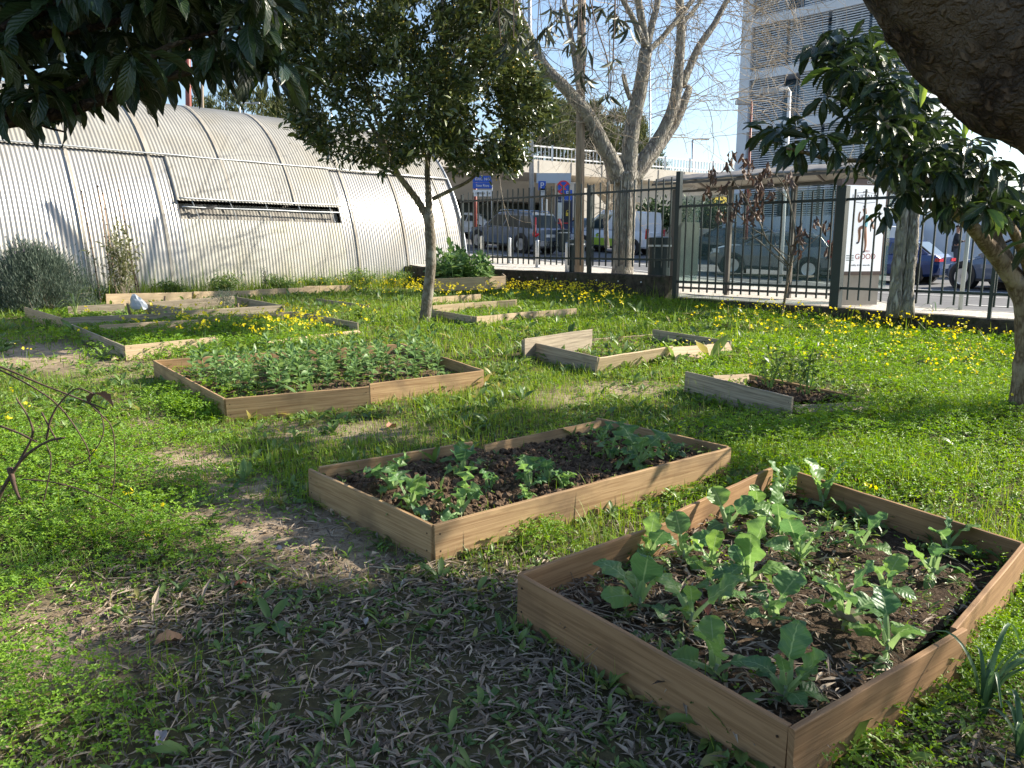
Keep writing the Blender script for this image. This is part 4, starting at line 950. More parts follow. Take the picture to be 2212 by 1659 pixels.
CHROME = mk('chrome_trim', (.7,.71,.73), None, rough=.15, metal=.9)
def car(name, label, rear, heading, Ln, W, H, paint, kind='suv', group='cars parked and waiting in the street', spokes=5, rim=ALLOY, wr=.35, lower=None, cat='car'):
    """local: x forward from rear bumper, y left, z up"""
    hx, hy = heading; an = math.atan2(hy, hx)
    cx_, cy_ = rear[0] + math.cos(an)*Ln/2, rear[1] + math.sin(an)*Ln/2
    z0 = float(S(cx_, cy_)) - .13; d0 = float(S(rear[0], rear[1])); d1 = float(S(rear[0]+math.cos(an)*Ln, rear[1]+math.sin(an)*Ln))
    r = empty(name, (rear[0], rear[1], z0 + (d0-d1)/2), label, cat, group, an); r.rotation_euler.y = -math.atan2(d1-d0, Ln)
    w2 = W/2
    if kind == 'van': st = [(0,.35,1.02,.93),(.02,.30,1.04,1),(.25,.26,1.05,1),(.60,.26,1.04,1),(.74,.26,1.0,1),(.86,.27,.90,.97),(.95,.28,.76,.90),(1.,.34,.62,.74)]; cab = (.012,.05,.60,.83); zb = 1.03
    elif kind == 'hatch': st = [(0,.38,.88,.84),(.03,.30,.98,.93),(.12,.24,.98,1),(.4,.22,.93,1),(.68,.22,.90,1),(.82,.23,.82,.97),(.94,.24,.70,.88),(1.,.32,.55,.66)]; cab = (.05,.20,.52,.76); zb = .93
    else: st = [(0,.42,1.02,.88),(.025,.34,1.08,.95),(.12,.28,1.08,1),(.4,.26,1.04,1),(.70,.26,1.02,1),(.84,.27,.98,.97),(.95,.29,.86,.90),(1.,.38,.66,.70)]; cab = (.03,.11,.58,.76); zb = 1.05
    m = MB(); V=[]; U=[]
    st2 = np.array(st); xs = np.linspace(0, 1, 26); xs = np.sort(np.unique(np.concatenate([xs, st2[:, 0]]))); k = len(xs)
    zl, zt, ww = (np.interp(xs, st2[:, 0], st2[:, q]) for q in (1, 2, 3))
    for x, a, b, w_ in zip(xs, zl, zt, ww):
        hw = w2*w_; mid = a + (b-a)*.55
        V += [[x*Ln, s*hw*f, z] for s, f, z in [(1,.86,a),(1,.97,a+.08),(1,1,mid),(1,.985,mid+.12),(1,.95,b-.02),(1,.88,b),(1,.5,b+.03),(-1,.5,b+.03),(-1,.88,b),(-1,.95,b-.02),(-1,.985,mid+.12),(-1,1,mid),(-1,.97,a+.08),(-1,.86,a)]]
    q_ = 14; F = [[i*q_+j, i*q_+(j+1) % q_, (i+1)*q_+(j+1) % q_, (i+1)*q_+j] for i in range(k-1) for j in range(q_)]
    m.add(V, np.array(F)); m.F.append(np.array([list(range(q_))[::-1], [(k-1)*q_+j for j in range(q_)]])); m.MI.append(np.zeros(2, int))
    # cabin shell
    x0, x1, x2, x3 = [c*Ln for c in (cab[0], cab[1], cab[2], cab[3])]; zr = H; bw = w2*.93; tw_ = w2*(.86 if kind == 'van' else .76)
    prof = []
    rs = np.linspace(0, 1, 9)
    for f in rs:                    # roof line stations
        xt = x1 + (x2-x1)*f; zt_ = zr - .07*(abs(f-.45)*2)**2*(1 if kind != 'van' else .3); prof.append((xt, zt_))
    CV = []; 
    CV += [[x0, s*bw*.93, zb-.03] for s in (1, -1)]; 
    for (xt, zt_) in prof: CV += [[xt, tw_, zt_-.05], [xt, tw_*.88, zt_], [xt, 0, zt_+.025], [xt, -tw_*.88, zt_], [xt, -tw_, zt_-.05]]
    CV += [[x3, s*bw*.93, zb-.05] for s in (1, -1)]
    n5 = 5; F4=[]; F3=[]
    for i in range(8):
        for j in range(4): a = 2+i*5+j; F4.append([a, a+1, a+6, a+5])
    m2 = MB(); e = 2+9*5
    F4 += [[0, 1, 1+0, 0]] if 0 else []
    last = 2+8*5
    polys = [[0, 2, 3, 4, 5, 6, 1], [e, e+1, last+4, last+3, last+2, last+1, last]]
    sideL = [0] + [2+i*5 for i in range(9)] + [e]; sideR = [1] + [6+i*5 for i in range(9)] + [e+1]
    m.add(CV, F4 + polys + [sideL[::-1], sideR]); body = m.build('body', [paint], r, local=True, bevel=.03); body.modifiers['bevel'].segments = 2
    # windows proud of the shell
    def sidept(f, h, s, off=.006):       # f along 0..1 , h 0..1 belt->roof
        xb = x0 + (x3-x0)*f; xt = x1 + (x2-x1)*f; zz = zb-.03 + (zr-.05-zb)*h
        return [xb + (xt-xb)*h, s*((bw*.93)*(1-h) + tw_*h + off), zz]
    spans = {'suv': [(.06,.30),(.33,.61),(.64,.95)], 'hatch': [(.14,.44),(.47,.93)], 'van': [(.70,.97)]}[kind]
    for s in (1, -1):
        for a, b in spans:
            M_ = MB(); pts = [sidept(a, .10, s), sidept(b, .10, s), sidept(min(b, .96)-.0, .86, s), sidept(max(a, .05), .86, s)]
            if a == spans[0][0] and kind == 'hatch': pts[3] = sidept(a+.12, .80, s); pts[0] = sidept(a+.02, .22, s)
            inn = [[p_[0], p_[1]-s*.02, p_[2]] for p_ in pts]
            M_.add(pts + inn, np.array([[0,1,2,3],[4,7,6,5],[0,4,5,1],[1,5,6,2],[2,6,7,3],[3,7,4,0]])).build('window', CGLASS, r, local=True)
        MB().tube([sidept(spans[0][0]+.0, .07, s, .012), sidept(.5, .07, s, .012), sidept(.95, .07, s, .012)], .012, 5).build('trim_strip', CHROME if kind != 'van' else BLACK, r, local=True)
        # mirror and handles
        mxp = sidept(.90 if kind != 'van' else .93, .12, s, .10); MB().box(mxp, (.12, .18, .13)).build('wing_mirror', paint, r, local=True, bevel=.03)
        for a, b in spans[-2:]: hp = [x0+(x3-x0)*a+.08, s*w2*.985, zb-.16]; MB().box(hp, (.16, .03, .03)).build('door_handle', BLACK if kind == 'van' else paint, r, local=True)
    nr = np.array([-(zr-zb), 0, -(x0-x1)]); nr = nr/np.linalg.norm(nr)
    def quad(p, off, nm, mt, nv):
        p = [np.array(q)+np.array(nv)*off for q in p]; i_ = [q-np.array(nv)*.03 for q in p]
        MB().add(p+i_, np.array([[0,1,2,3],[4,7,6,5],[0,4,5,1],[1,5,6,2],[2,6,7,3],[3,7,4,0]])).build(nm, mt, r, local=True)
    L_ = lambda a, b, f: a + (b-a)*f
    zc0, zc1 = zb-.03, zr-.05
    if kind != 'van': quad([[L_(x0,x1,.12), .80*bw*.93, L_(zc0,zc1,.12)], [L_(x0,x1,.12), -.80*bw*.93, L_(zc0,zc1,.12)], [L_(x0,x1,.88), -.86*tw_, L_(zc0,zc1,.88)], [L_(x0,x1,.88), .86*tw_, L_(zc0,zc1,.88)]], .03, 'rear_window', CGLASS, nr)
    nf = np.array([(zr-zb), 0, (x3-x2)]); nf = nf/np.linalg.norm(nf)
    quad([[L_(x3,x2,.08), .90*bw*.93, L_(zc0,zc1,.08)], [L_(x3,x2,.08), -.90*bw*.93, L_(zc0,zc1,.08)], [L_(x3,x2,.9), -.9*tw_, L_(zc0,zc1,.9)], [L_(x3,x2,.9), .9*tw_, L_(zc0,zc1,.9)]], .03, 'windscreen', CGLASS, nf)
    # lamps
    for s in (1, -1):
        if kind == 'suv': pts_ = [[-.005, s*w2*.80, .86], [.10, s*w2*.985, .80], [.10, s*w2*.95, 1.08], [x0+.10, s*bw*.86, zr-.22]]; MB().tube(catmull(pts_, 3), [.05,.07,.08,.09,.08,.07,.06,.05,.045,.04], 6).build('tail_light', REDL, r, local=True)
        elif kind == 'van': MB().box([.03, s*w2*.93, .98], (.10, .14, .46)).build('tail_light', REDL, r, local=True, bevel=.02)
        else: MB().box([.05, s*w2*.70, .82], (.14, w2*.52, .10)).build('tail_light', REDL, r, local=True, bevel=.02)
        MB().box([Ln*.955, s*w2*.70, st[-2][2]-.08], (.20, w2*.42, .13)).build('headlight', LAMP, r, local=True, bevel=.03)
    MB().box([-.012 if kind != 'hatch' else -.0, 0, .78 if kind != 'hatch' else .60], (.03, .52, .12)).build('number_plate', PLATE, r, local=True)
    MB().box([.03, 0, .46], (.14, W*.84, .22)).build('bumper', CHROME if kind == 'suv' else paint, r, local=True, bevel=.04); MB().box([.05, 0, .33], (.16, W*.80, .12)).build('lower_bumper', BLACK, r, local=True, bevel=.02)
    MB().box([Ln*.985, 0, .42], (.06, W*.55, .20)).build('grille', BLACK, r, local=True, bevel=.02)
    MB().box([Ln*.5, 0, .27], (Ln*.5, W*.97, .07)).build('sill', BLACK, r, local=True)
    if lower is not None:
        for s in (1, -1): MB().box([Ln*.45, s*(w2+.004), .50], (Ln*.62, .012, .34)).build('side_graphic', lower, r, local=True)
        MB().box([-.012, 0, .68], (.02, W*.8, .28)).build('rear_graphic', lower, r, local=True)
        for fx, fz, sc_ in ((.25,.80,1.),(.30,.84,.8),(.62,.78,.6)):
            MB().lathe([Ln*fx, w2+.008, fz], [(.001,-.006),(.13*sc_,-.006),(.13*sc_,.006),(.001,.006)], 12, [[1,0,0],[0,0,1],[0,1,0]]).build('leaf_graphic', lower, r, local=True); MB().box([Ln*fx, w2+.006, fz-.2], (.03, .01, .3)).build('stalk_graphic', lower, r, local=True)
    for xw in (.19*Ln if kind != 'van' else .17*Ln, .81*Ln if kind != 'van' else .80*Ln):
        for s in (1, -1):
            axm = [[1,0,0],[0,0,1],[0,s*1.,0]]; c = [xw, s*(w2-.19), wr]
            MB().lathe([xw, s*(w2-.14), wr+.015], [(.01,-.1),(wr+.075,-.1),(wr+.075,.148),(wr+.03,.150),(.01,.150)], 26, axm).build('wheel_arch', BLACK, r, local=True)
            wh = MB().lathe(c, [(wr*.6,0),(wr*.97,0),(wr,.03),(wr,.18),(wr*.96,.205),(wr*.66,.21),(wr*.64,.16)], 26, axm).build('tyre', RUBBER, r, local=True, smooth=True)
            R_ = MB(); R_.lathe(c, [(wr*.56,.205),(wr*.66,.212),(wr*.67,.19),(wr*.58,.16)], 26, axm); R_.lathe(c, [(.01,.15),(.07,.15),(.07,.205),(.01,.205)], 12, axm)
            for q in range(spokes):
                t = q*2*math.pi/spokes + .3
                for dd in (-.10, .10) if spokes < 8 else (0,):
                    R_.beam([c[0]+.04*math.cos(t), c[1]+s*.185, c[2]+.04*math.sin(t)], [c[0]+wr*.6*math.cos(t+dd), c[1]+s*.195, c[2]+wr*.6*math.sin(t+dd)], .045, .03, up=(0,1,0))
            rm = R_.build('rim', rim, wh, local=True)
            MB().lathe(c, [(.01,.12),(wr*.6,.12),(wr*.6,.14),(.01,.14)], 20, axm).build('brake_disc', RUBBER, wh, local=True)
    if kind == 'suv':
        for s in (1, -1): MB().tube([[x1+.2, s*tw_*.86, zr-.01], [x1+.3, s*tw_*.86, zr+.05], [x2-.2, s*tw_*.86, zr+.05], [x2-.05, s*tw_*.86, zr-.02]], .018, 6).build('roof_rail', CHROME, r, local=True)
    return r
HD = (-.66, .75)
def nearrear(u, v):     # near rear corner given by a reference point on the road
    d = ray(u, v); t = 5.
    for _ in range(200):
        p = np.array([0,0,EYE]) + d*t
        if p[2] <= float(S(p[0], p[1])) - .13: break
        t += .15
    return p
def put(u, Y, W, hd):   # rear centre from near (left) rear corner at column u and depth Y
    p = at(u, 530, Y); n = np.array([-hd[1], hd[0]]); n = n/np.linalg.norm(n); h = np.array(hd)/np.linalg.norm(hd)
    return (p[0] - n[0]*W/2, p[1] - n[1]*W/2)
car('suv', 'slate grey large estate car with tall red tail lights beside the bollards', put(1155, 33, 1.75, HD), HD, 4.8, 1.75, 1.74, paintmat('slate_paint', (.14,.18,.24)), 'suv', spokes=5, wr=.38)
HV = (-.80, .60)
car('van', 'white delivery van with lime green lower half and leaf graphics', put(1394, 36, 1.82, HV), HV, 4.25, 1.82, 1.98, paintmat('white_van_paint', (.74,.75,.78), 0.), 'van', lower=mk('lime_graphic', (.36,.52,.03), (.48,.62,.08), 2, .4), spokes=9, wr=.33, cat='van')
HB = (-.72, .70)
car('hatchback', 'dark blue hatchback with slim red tail lights stopped beyond the twin trunk', put(2028, 24.6, 1.85, HB), HB, 4.4, 1.85, 1.46, paintmat('deep_blue_paint', (.018,.045,.16)), 'hatch', spokes=5, wr=.34)
H2 = (-.98, .22)
car('estate_car', 'grey family car seen side on behind the shelter glass', put(1800, 25.4, 1.8, H2), H2, 3.9, 1.8, 1.5, paintmat('graphite_paint', (.17,.185,.20)), 'suv', spokes=10, wr=.33)
car('estate_car', 'black car ahead of the grey one behind the left shelter glass', put(1640, 33.5, 1.8, HD), HD, 4.2, 1.8, 1.5, paintmat('black_paint', (.03,.035,.04)), 'suv', spokes=7, wr=.34)
car('hatchback', 'pale blue-grey car parked in front of the underpass wall behind the van', put(1330, 44, 1.8, H2), H2, 4.3, 1.8, 1.5, paintmat('blue_grey_paint', (.14,.20,.30)), 'hatch', spokes=7)
car('hatchback', 'white car with many-spoked wheels right of the blue hatchback', (15.6, 24.6), (.25, -.97), 4.3, 1.8, 1.48, paintmat('white_paint_car', (.66,.67,.70), 0.), 'hatch', spokes=10)
car('hatchback', 'white car whose roof shows above the dark blue hatchback', put(2000, 31.5, 1.8, H2), H2, 4.2, 1.8, 1.85, paintmat('bright_white_paint', (.74,.75,.77), 0.), 'van', spokes=7)
car('estate_car', 'blue-grey car cut by the right edge beside the white car', (15.2, 19.6), (-.35, .94), 4.4, 1.8, 1.5, paintmat('steel_blue_paint', (.08,.12,.20)), 'hatch', spokes=7)
car('hatchback', 'white car parked at the far left between tunnel and blue signs', put(1060, 46, 1.8, H2), H2, 4.3, 1.8, 1.45, paintmat('plain_white_paint', (.70,.71,.73), 0.), 'hatch', spokes=7)

# ---------------------------------------------------------------- bus shelter
sh0, sh1 = sn(-10.6, 15.3), sn(-6.15, 15.3); du = (sh1-sh0)/np.linalg.norm(sh1-sh0); dv = np.array([-du[1], du[0]]); dv = dv if dv @ N2 > 0 else -dv; dv = dv
Lh = np.linalg.norm(sh1-sh0); sz = .57
sh = empty('bus_shelter', (*((sh0+sh1)/2), sz), 'glass bus shelter with a curved grey roof behind the railings', 'bus shelter')
SP = mk('grey_brown_frame', (.10,.085,.075), (.15,.13,.11), 4, .5, metal=.3)
def shp(a, b, z): q = sh0 + du*a + dv*b; return np.array([*q, sz+z])
for a in (.0, 1.45, 2.9, Lh):
    MB().beam(shp(a, 0, 0), shp(a, 0, 2.35), .09, .09, up=(*du, 0)).build('post', SP, sh, bevel=.005)
    MB().tube(catmull([shp(a, 0, 2.3), shp(a, .15, 2.5), shp(a, .7, 2.62), shp(a, 1.35, 2.42)], 5), .03, 8).build('roof_bracket', SP, sh, smooth=True)
for z in (.12, 2.3): MB().beam(shp(0, 0, z), shp(Lh, 0, z), .04, .05).build('rail', SP, sh)
for a, b in ((0, 1.45), (1.45, 2.9), (2.9, Lh)): MB().box((shp(a,0,.2)+shp(b,0,2.2))/2, (b-a-.12, .012, 1.98), [[*du,0],[*dv,0],[0,0,1]]).build('glass_panel', SGLASS, sh)
for a in (0., Lh): MB().box(shp(a, .55, 1.2), (.012, .95, 1.9), [[*du,0],[*dv,0],[0,0,1]]).build('glass_panel', SGLASS, sh)
MB().box(shp(.02, .55, 1.0), (.05, .9, 1.25), [[*du,0],[*dv,0],[0,0,1]]).build('notice_panel', mk('dark_notice', (.02,.035,.035), (.04,.06,.055), 3, .3), sh)
MB().beam(shp(1.0, .35, .45), shp(3.2, .35, .45), .3, .04).build('bench', SP, sh)
m = MB(); V=[]; nA, nB = 60, 14
for i in range(nA+1):
    for j in range(nB+1):
        a = -.35 + (Lh+.7)*i/nA; b = -.38 + 1.85*j/nB; z = 2.42 + .27*math.sin(math.pi*(j/nB*.86+.10)) + .006*math.cos(a*2*math.pi/.11)
        V.append(shp(a, b, z))
F = [[i*(nB+1)+j, i*(nB+1)+j+1, (i+1)*(nB+1)+j+1, (i+1)*(nB+1)+j] for i in range(nA) for j in range(nB)]
rf = m.add(V, np.array(F)).build('roof', mk('grey_roof_sheet', (.22,.20,.18), (.31,.29,.26), 3, .5), sh, smooth=True); so_ = rf.modifiers.new('thick', 'SOLIDIFY'); so_.thickness = .02
for b in (-.38, 1.47): MB().beam(shp(-.37, b, 2.46 if b < 0 else 2.43), shp(Lh+.37, b, 2.46 if b < 0 else 2.43), .05, .05).build('gutter', SP, sh)
# advertising poster stand
ad0 = sn(-5.98, 14.75); ad = empty('poster_stand', (*ad0, sz), 'white advertising poster of a runner in a brown frame by the shelter', 'poster stand')
u2 = at(1850, 540, 14.3); fd = np.array([.97, .24]); nf_ = np.array([.24, -.97]); AX = np.array([[*fd, 0], [*nf_, 0], [0, 0, 1]])
adc = at(1853, 540, 14.25)[:2]
ad.location = (*adc, sz)
bx = lambda c, d, nm, mt, **k: MB().box(np.array([*adc, sz]) + np.array(c) @ AX, d, AX).build(nm, mt, ad, **k)
FR = mk('brown_frame', (.13,.085,.07), (.17,.12,.10), 4, .5)
bx((0,0,.28), (.92,.10,.56), 'pedestal', mk('beige_pedestal', (.34,.30,.25), (.42,.38,.32), 3, .6)); bx((0,0,1.40), (.98,.14,1.70), 'frame', FR, bevel=.01)
POST = mk('poster_paper', (.74,.76,.76), (.80,.82,.82), 2, .35); pb_ = POST.node_tree.nodes['Principled BSDF']; pb_.inputs['Emission Color'].default_value = (.95,.97,1,1); pb_.inputs['Emission Strength'].default_value = .28   # added glow brightens the poster, which turns away from the sun
bx((0.02,.076,1.38), (.84,.02,1.52), 'poster', POST)
TR = np.array([[fd[0], fd[1], 0], [0, 0, 1], [nf_[0], nf_[1], 0]])
adp = lambda x, z, o=.089: np.array([*adc, sz]) + np.array([x, o, z]) @ AX
DK = mk('poster_ink', (.06,.07,.09), None, rough=.5); REDI = mk('poster_red_ink', (.55,.10,.06), None, rough=.5); SKIN = mk('skin', (.42,.22,.14), None, rough=.6); CY = mk('poster_cyan_ink', (.25,.62,.68), None, rough=.5)
text('CITY', .07, WHITEP, ad, adp(.1, 2.19, .078), TR); text('LINDAHL', .13, DK, ad, adp(0, 1.93), TR); text('good', .05, DK, ad, adp(0, 2.03), TR); text('GOOD', .14, REDI, ad, adp(.10, .88), TR); text('FEELS', .05, REDI, ad, adp(.12, .98), TR); text('healthy drinks naturally', .045, DK, ad, adp(0, .73), TR)
for z_, c_ in ((2.00, .01), (1.85, -.01)): MB().tube(catmull([adp(-.22, z_), adp(0, z_+c_*2), adp(.22, z_)], 4), .005, 5).build('emblem_line', DK, ad)
m = MB(); k_ = lambda *L: catmull([adp(a, b, .092) for a, b in L], 4)
m2_ = MB()
m2_.tube(k_((.06,1.62),(.05,1.52),(.03,1.42)), np.linspace(.035,.05,9), 8); m2_.build('printed_shirt', CY, ad)
m.tube(k_((.0,1.74),(.01,1.70),(.03,1.64)), np.linspace(.035,.03,9), 8); m.tube(k_((.07,1.61),(.16,1.55),(.20,1.44),(.22,1.38)), np.linspace(.022,.012,13), 6); m.tube(k_((.0,1.60),(-.09,1.50),(-.10,1.62),(-.08,1.68)), np.linspace(.022,.012,13), 6)
m.tube(k_((.03,1.42),(-.07,1.38),(-.06,1.24),(-.07,1.14)), np.linspace(.035,.016,13), 6); m.tube(k_((.03,1.42),(.06,1.26),(.08,1.10),(.07,.98)), np.linspace(.035,.016,13), 6)
m.build('printed_runner', SKIN, ad)
MB().tube(k_((-.02,1.77),(.02,1.775)), [.02]*5, 6).build('printed_hair', DK, ad)
m = MB().tube(k_((-.07,1.14),(-.11,1.12)), .018, 6).tube(k_((.07,.98),(.03,.96)), .018, 6).build('printed_shoe', DK, ad)
m = MB()
for z in (.90,.86,.82): m.box(adp(-.22, z, .088), (.16, .004, .018), AX)
m.build('printed_lines', mk('poster_grey_ink', (.45,.5,.45), None), ad)
# standing tall lens-shaped cap behind poster
m = MB().lathe([*sn(-6.2, 15.9), sz], [(.03,0),(.03,2.3)], 8).build('pole', SP, ad)

# ---------------------------------------------------------------- poles, bollards, bins, signs
def gz(u, Y): p = at(u, 530, Y); return np.array([p[0], p[1], float(S(p[0], p[1]))])
def pole(name, label, u0, v0, u1, Y, r0, r1, mat, cat, seg=10):
    b = gz(u1, Y); t = at(u0, v0, Y); r = empty(name, b, label, cat); MB().tube([b-[0,0,.2], (b+t)/2, t], [r0, (r0+r1)/2, r1], seg).build('pole', mat, r, smooth=True); return r, b, t
pole('utility_pole', 'round wooden utility pole standing left of the big bare tree', 1259, -250, 1252, 19.2, .115, .095, BARKW, 'pole')
pole('flag_pole', 'thick rust-red pole rising behind the tunnel roof', 402, -60, 414, 34, .13, .11, REDP, 'pole'); pole('thin_mast', 'thin pale mast beside the rust-red pole', 432, -60, 444, 34, .07, .05, BARKW, 'pole')
r1_, b_, t_ = pole('street_lamp', 'tall grey lamp column rising beside the green trunk crown', 1143, -80, 1150, 37, .13, .08, STEEL, 'street lamp')
pole('sign_post', 'tall slender grey mast between the limbs of the bare tree', 1404, 120, 1404, 60, .09, .05, STEEL, 'mast')
def lamp(u0, v0, u1, Y, lab, mat, dx, hl=.6, grp=None, r=.07):
    rr, b, t = pole('street_lamp', lab, u0, v0, u1, Y, r, r*.7, mat, 'street lamp'); e = t + [dx, 0, .12 if abs(dx) > .5 else .05]
    MB().tube([t, t+[dx*.15, 0, .1], e], r*.6, 8).build('arm', mat, rr); MB().box(e+[np.sign(dx)*hl*.4, 0, -.03], (hl, .28, .14)).build('lamp_head', mk('lamp_head_grey', (.35,.36,.37), None, rough=.4), rr, bevel=.04); return rr
lamp(1706, 198, 1690, 24, 'white hooked street lamp in front of the apartment block', WHITEM, -.42, .5); lamp(1624, 222, 1612, 27, 'dark-headed street lamp on a red pole before the block', REDP, -.12, .45, r=.05)
lamp(1496, 303, 1496, 75, 'distant street lamp on the flyover against open sky', STEEL, .9, .7, r=.12); lamp(518, 225, 519, 70, 'distant street lamp among the conifers above the tunnel', WHITEM, 1., .8, r=.1)
pole('street_pole', 'slim light grey pole just behind the right-hand railings', 2100, 430, 2088, 13.4, .035, .035, mk('pole_grey', (.42,.46,.44), None, rough=.5), 'pole')
def bollard(u, v, ht, lab):
    t = at(u, v, ht); b = np.array([t[0], t[1], float(S(t[0], t[1]))]); r = empty('bollard', b, lab, 'bollard', 'steel bollards along the kerb')
    MB().lathe(b-[0,0,.1], [(.065,0),(.065, t[2]-b[2]+.07),(.055, t[2]-b[2]+.1),(.01, t[2]-b[2]+.11)], 14).build('post', STEEL, r, smooth=True); MB().lathe(b+[0,0,.0], [(.11,0),(.11,.015),(.07,.02)], 14).build('base_ring', STEEL, r)
bollard(1041, 510, 27, 'leftmost steel bollard, close to the tunnel corner'); bollard(1100, 514, 25.4, 'second steel bollard from the tunnel'); bollard(1161, 519, 24, 'third steel bollard, before the rear wheel of the grey estate'); bollard(1226, 524, 22.6, 'rightmost steel bollard beside the wooden pole')
def bin_(u, Y, lab, w_=.5, h_=.95):
    b = gz(u, Y); r = empty('litter_bin', b, lab, 'bin', 'dark street bins'); MB().lathe(b, [(w_*.42,0),(w_*.5,.06),(w_*.5,h_*.82),(w_*.53,h_*.84),(w_*.53,h_),(.05,h_+.03)], 18).build('body', GREENP, r, smooth=False); MB().lathe(b+[0,0,h_*.84], [(w_*.54,0),(w_*.54,.04)], 18).build('rim_band', STEEL, r)
bin_(1244, 22.8, 'dark green bin left of the wooden pole'); bin_(1218, 33.5, 'grey bin between estate car and no-stopping sign post'); bin_(1425, 17.6, 'dark slim bin at the left end of the shelter', .5, 1.25)
# signs
def plate(root, c, w_, h_, mat, nm='sign_plate', th=.03, face=(0,-1)):
    f = np.array(face)/np.linalg.norm(face); s_ = np.array([-f[1], f[0]]); AX_ = [[*s_, 0], [*f, 0], [0,0,1]]
    return MB().box(c, (w_, th, h_), AX_).build(nm, mat, root)
TXT = np.array([[1,0,0],[0,0,1],[0,-1,0]])
def sgn(u, vtop, Y, lab, name='road_sign', r=.035, mat=STEEL): rr, b, t = pole(name, lab, u, vtop, u, Y, r, r, mat, 'sign'); return rr, t
rr, t = sgn(1215, 396, 36, 'round no-stopping sign with red cross on blue'); c = at(1217, 405, 35.9)
YZ = [[1,0,0],[0,0,1],[0,-1,0]]
MB().lathe(c, [(.01,0),(.31,0),(.31,.02),(.01,.02)], 32, YZ).build('sign_plate', REDS, rr); MB().lathe(c+[0,-.02,0], [(.01,0),(.25,0),(.25,.012),(.01,.012)], 32, YZ).build('blue_disc', BLUES, rr)
for s_ in (1, -1): MB().beam(c+[-.18,-.04,-.18*s_], c+[.18,-.04,.18*s_], .012, .07, up=(0,0,1)).build('red_bar', REDS, rr)
plate(rr, at(1228, 421, 35.85), .34, .44, BLUES, 'parking_plate'); text('P', .28, WHITEP, rr, at(1226, 418, 35.8), TXT)
rr, t = sgn(1171, 390, 38, 'blue parking sign with a small white panel under it'); c = at(1171, 401, 37.9)
plate(rr, c, .36, .42, BLUES); text('P', .38, WHITEP, rr, c+[0,-.03,0], TXT); plate(rr, at(1171, 417, 37.9), .26, .42, mk('pale_plate', (.6,.6,.58), None), 'small_plate'); text('PAGO', .08, BLACK, rr, at(1171, 414, 37.85), TXT)
rr, t = sgn(1027, 380, 42, 'blue and white direction boards on a red post by the tunnel', mat=REDP, r=.09); pp = gz(1064, 42)
MB().tube([pp, at(1062, 400, 42)], .05, 8).build('pole', STEEL, rr)
plate(rr, at(1042, 387, 41.85), 1.02, .34, BLUES, 'blue_board'); text('EIXO N-S', .19, WHITEP, rr, at(1042, 387, 41.8), TXT); plate(rr, at(1042, 401, 41.85), 1.02, .30, BLUES, 'blue_board'); text('Sete Rios', .18, WHITEP, rr, at(1042, 401, 41.8), TXT)
plate(rr, at(1043, 417, 41.85), 1.05, .34, WHITEP, 'white_board'); text('centro', .19, BLACK, rr, at(1037, 417, 41.8), TXT); text('x', .19, BLACK, rr, at(1057, 417, 41.8), TXT)
tp_ = gz(1230, 40); rr = empty('information_totem', tp_, 'navy information totem with posters and a yellow padlock picture', 'totem')
plate(rr, at(1218, 464, 40), .86, 1.9, NAVY, 'panel_body', .3); text('Alto dos Moinhos', .10, WHITEP, rr, at(1218, 432, 39.78), TXT)
plate(rr, at(1210, 455, 39.8), .26, .8, mk('pale_poster', (.6,.6,.5), (.7,.7,.65), 8), 'poster'); plate(rr, at(1226, 458, 39.8), .34, .95, BLACK, 'poster'); c = at(1226, 463, 39.76)
MB().box(c, (.17,.03,.16)).build('padlock_picture', YELP, rr); MB().tube(catmull([c+[-.06,0,.07], c+[-.055,0,.16], c+[0,0,.20], c+[.055,0,.16], c+[.06,0,.07]], 4), .016, 6).build('padlock_picture', YELP, rr)
plate(rr, at(1214, 482, 39.8), .7, .05, REDS, 'red_stripe')
pz = gz(1190, 44); rr = empty('kiosk', pz, 'pale grey kiosk cabinet behind the parking sign', 'kiosk'); plate(rr, at(1196, 385, 45), 1.95, .55, mk('pale_blue_board', (.42,.48,.55), None), 'sign_board', .2); plate(rr, at(1226, 432, 46), 1.5, 2.0, CONC, 'cabinet', .4)
for u in (1180, 1234): MB().tube([gz(u, 45), at(u, 430, 45)], .07, 8).build('pole', STEEL, rr)

# ---------------------------------------------------------------- flyover
dB = np.array([1.417, 1.]); dB /= np.linalg.norm(dB); nB_ = np.array([dB[1], -dB[0]])       # towards the camera side
fb = np.array([1.2, 45.]); fl = empty('flyover', (*fb, 1.5), 'pale concrete road flyover with white railing beyond the street', 'bridge')
def fp(l, o, z): q = fb + dB*l + nB_*o; return np.array([q[0], q[1], z])
def prism(sec, l0, l1, nm, mt, n=2):
    m = MB(); k = len(sec); V = [fp(l, o, z) for l in np.linspace(l0, l1, n) for (o, z) in sec]
    F = [[i*k+j, i*k+(j+1) % k, (i+1)*k+(j+1) % k, (i+1)*k+j] for i in range(n-1) for j in range(k)]
    m.add(V, np.array(F)); m.F.append(np.array([list(range(k))[::-1], [(n-1)*k+j for j in range(k)]])); m.MI.append(np.zeros(2, int)); return m.build(nm, mt, fl)
prism([(0,6.45),(0,5.72),(-.25,5.68),(-2.2,5.45),(-3.2,4.3),(-9,4.3),(-10,5.45),(-12,5.7),(-12,6.45)], -40, 32, 'deck', CONC, 12)
for l in np.arange(-38, 32, 2.4): MB().beam(fp(l, .02, 5.74), fp(l, .02, 6.43), .03, .02).build('panel_joint', CONCD, fl)
rl = MB()
for l in np.arange(-40, 32, .28): rl.beam(fp(l, -.05, 6.45), fp(l, -.05, 7.15), .05, .05)
rl.build('railing_bars', WHITEM, fl)
for z in (6.62, 7.2): MB().beam(fp(-40, -.05, z), fp(32, -.05, z), .08, .08).build('handrail', WHITEM, fl)
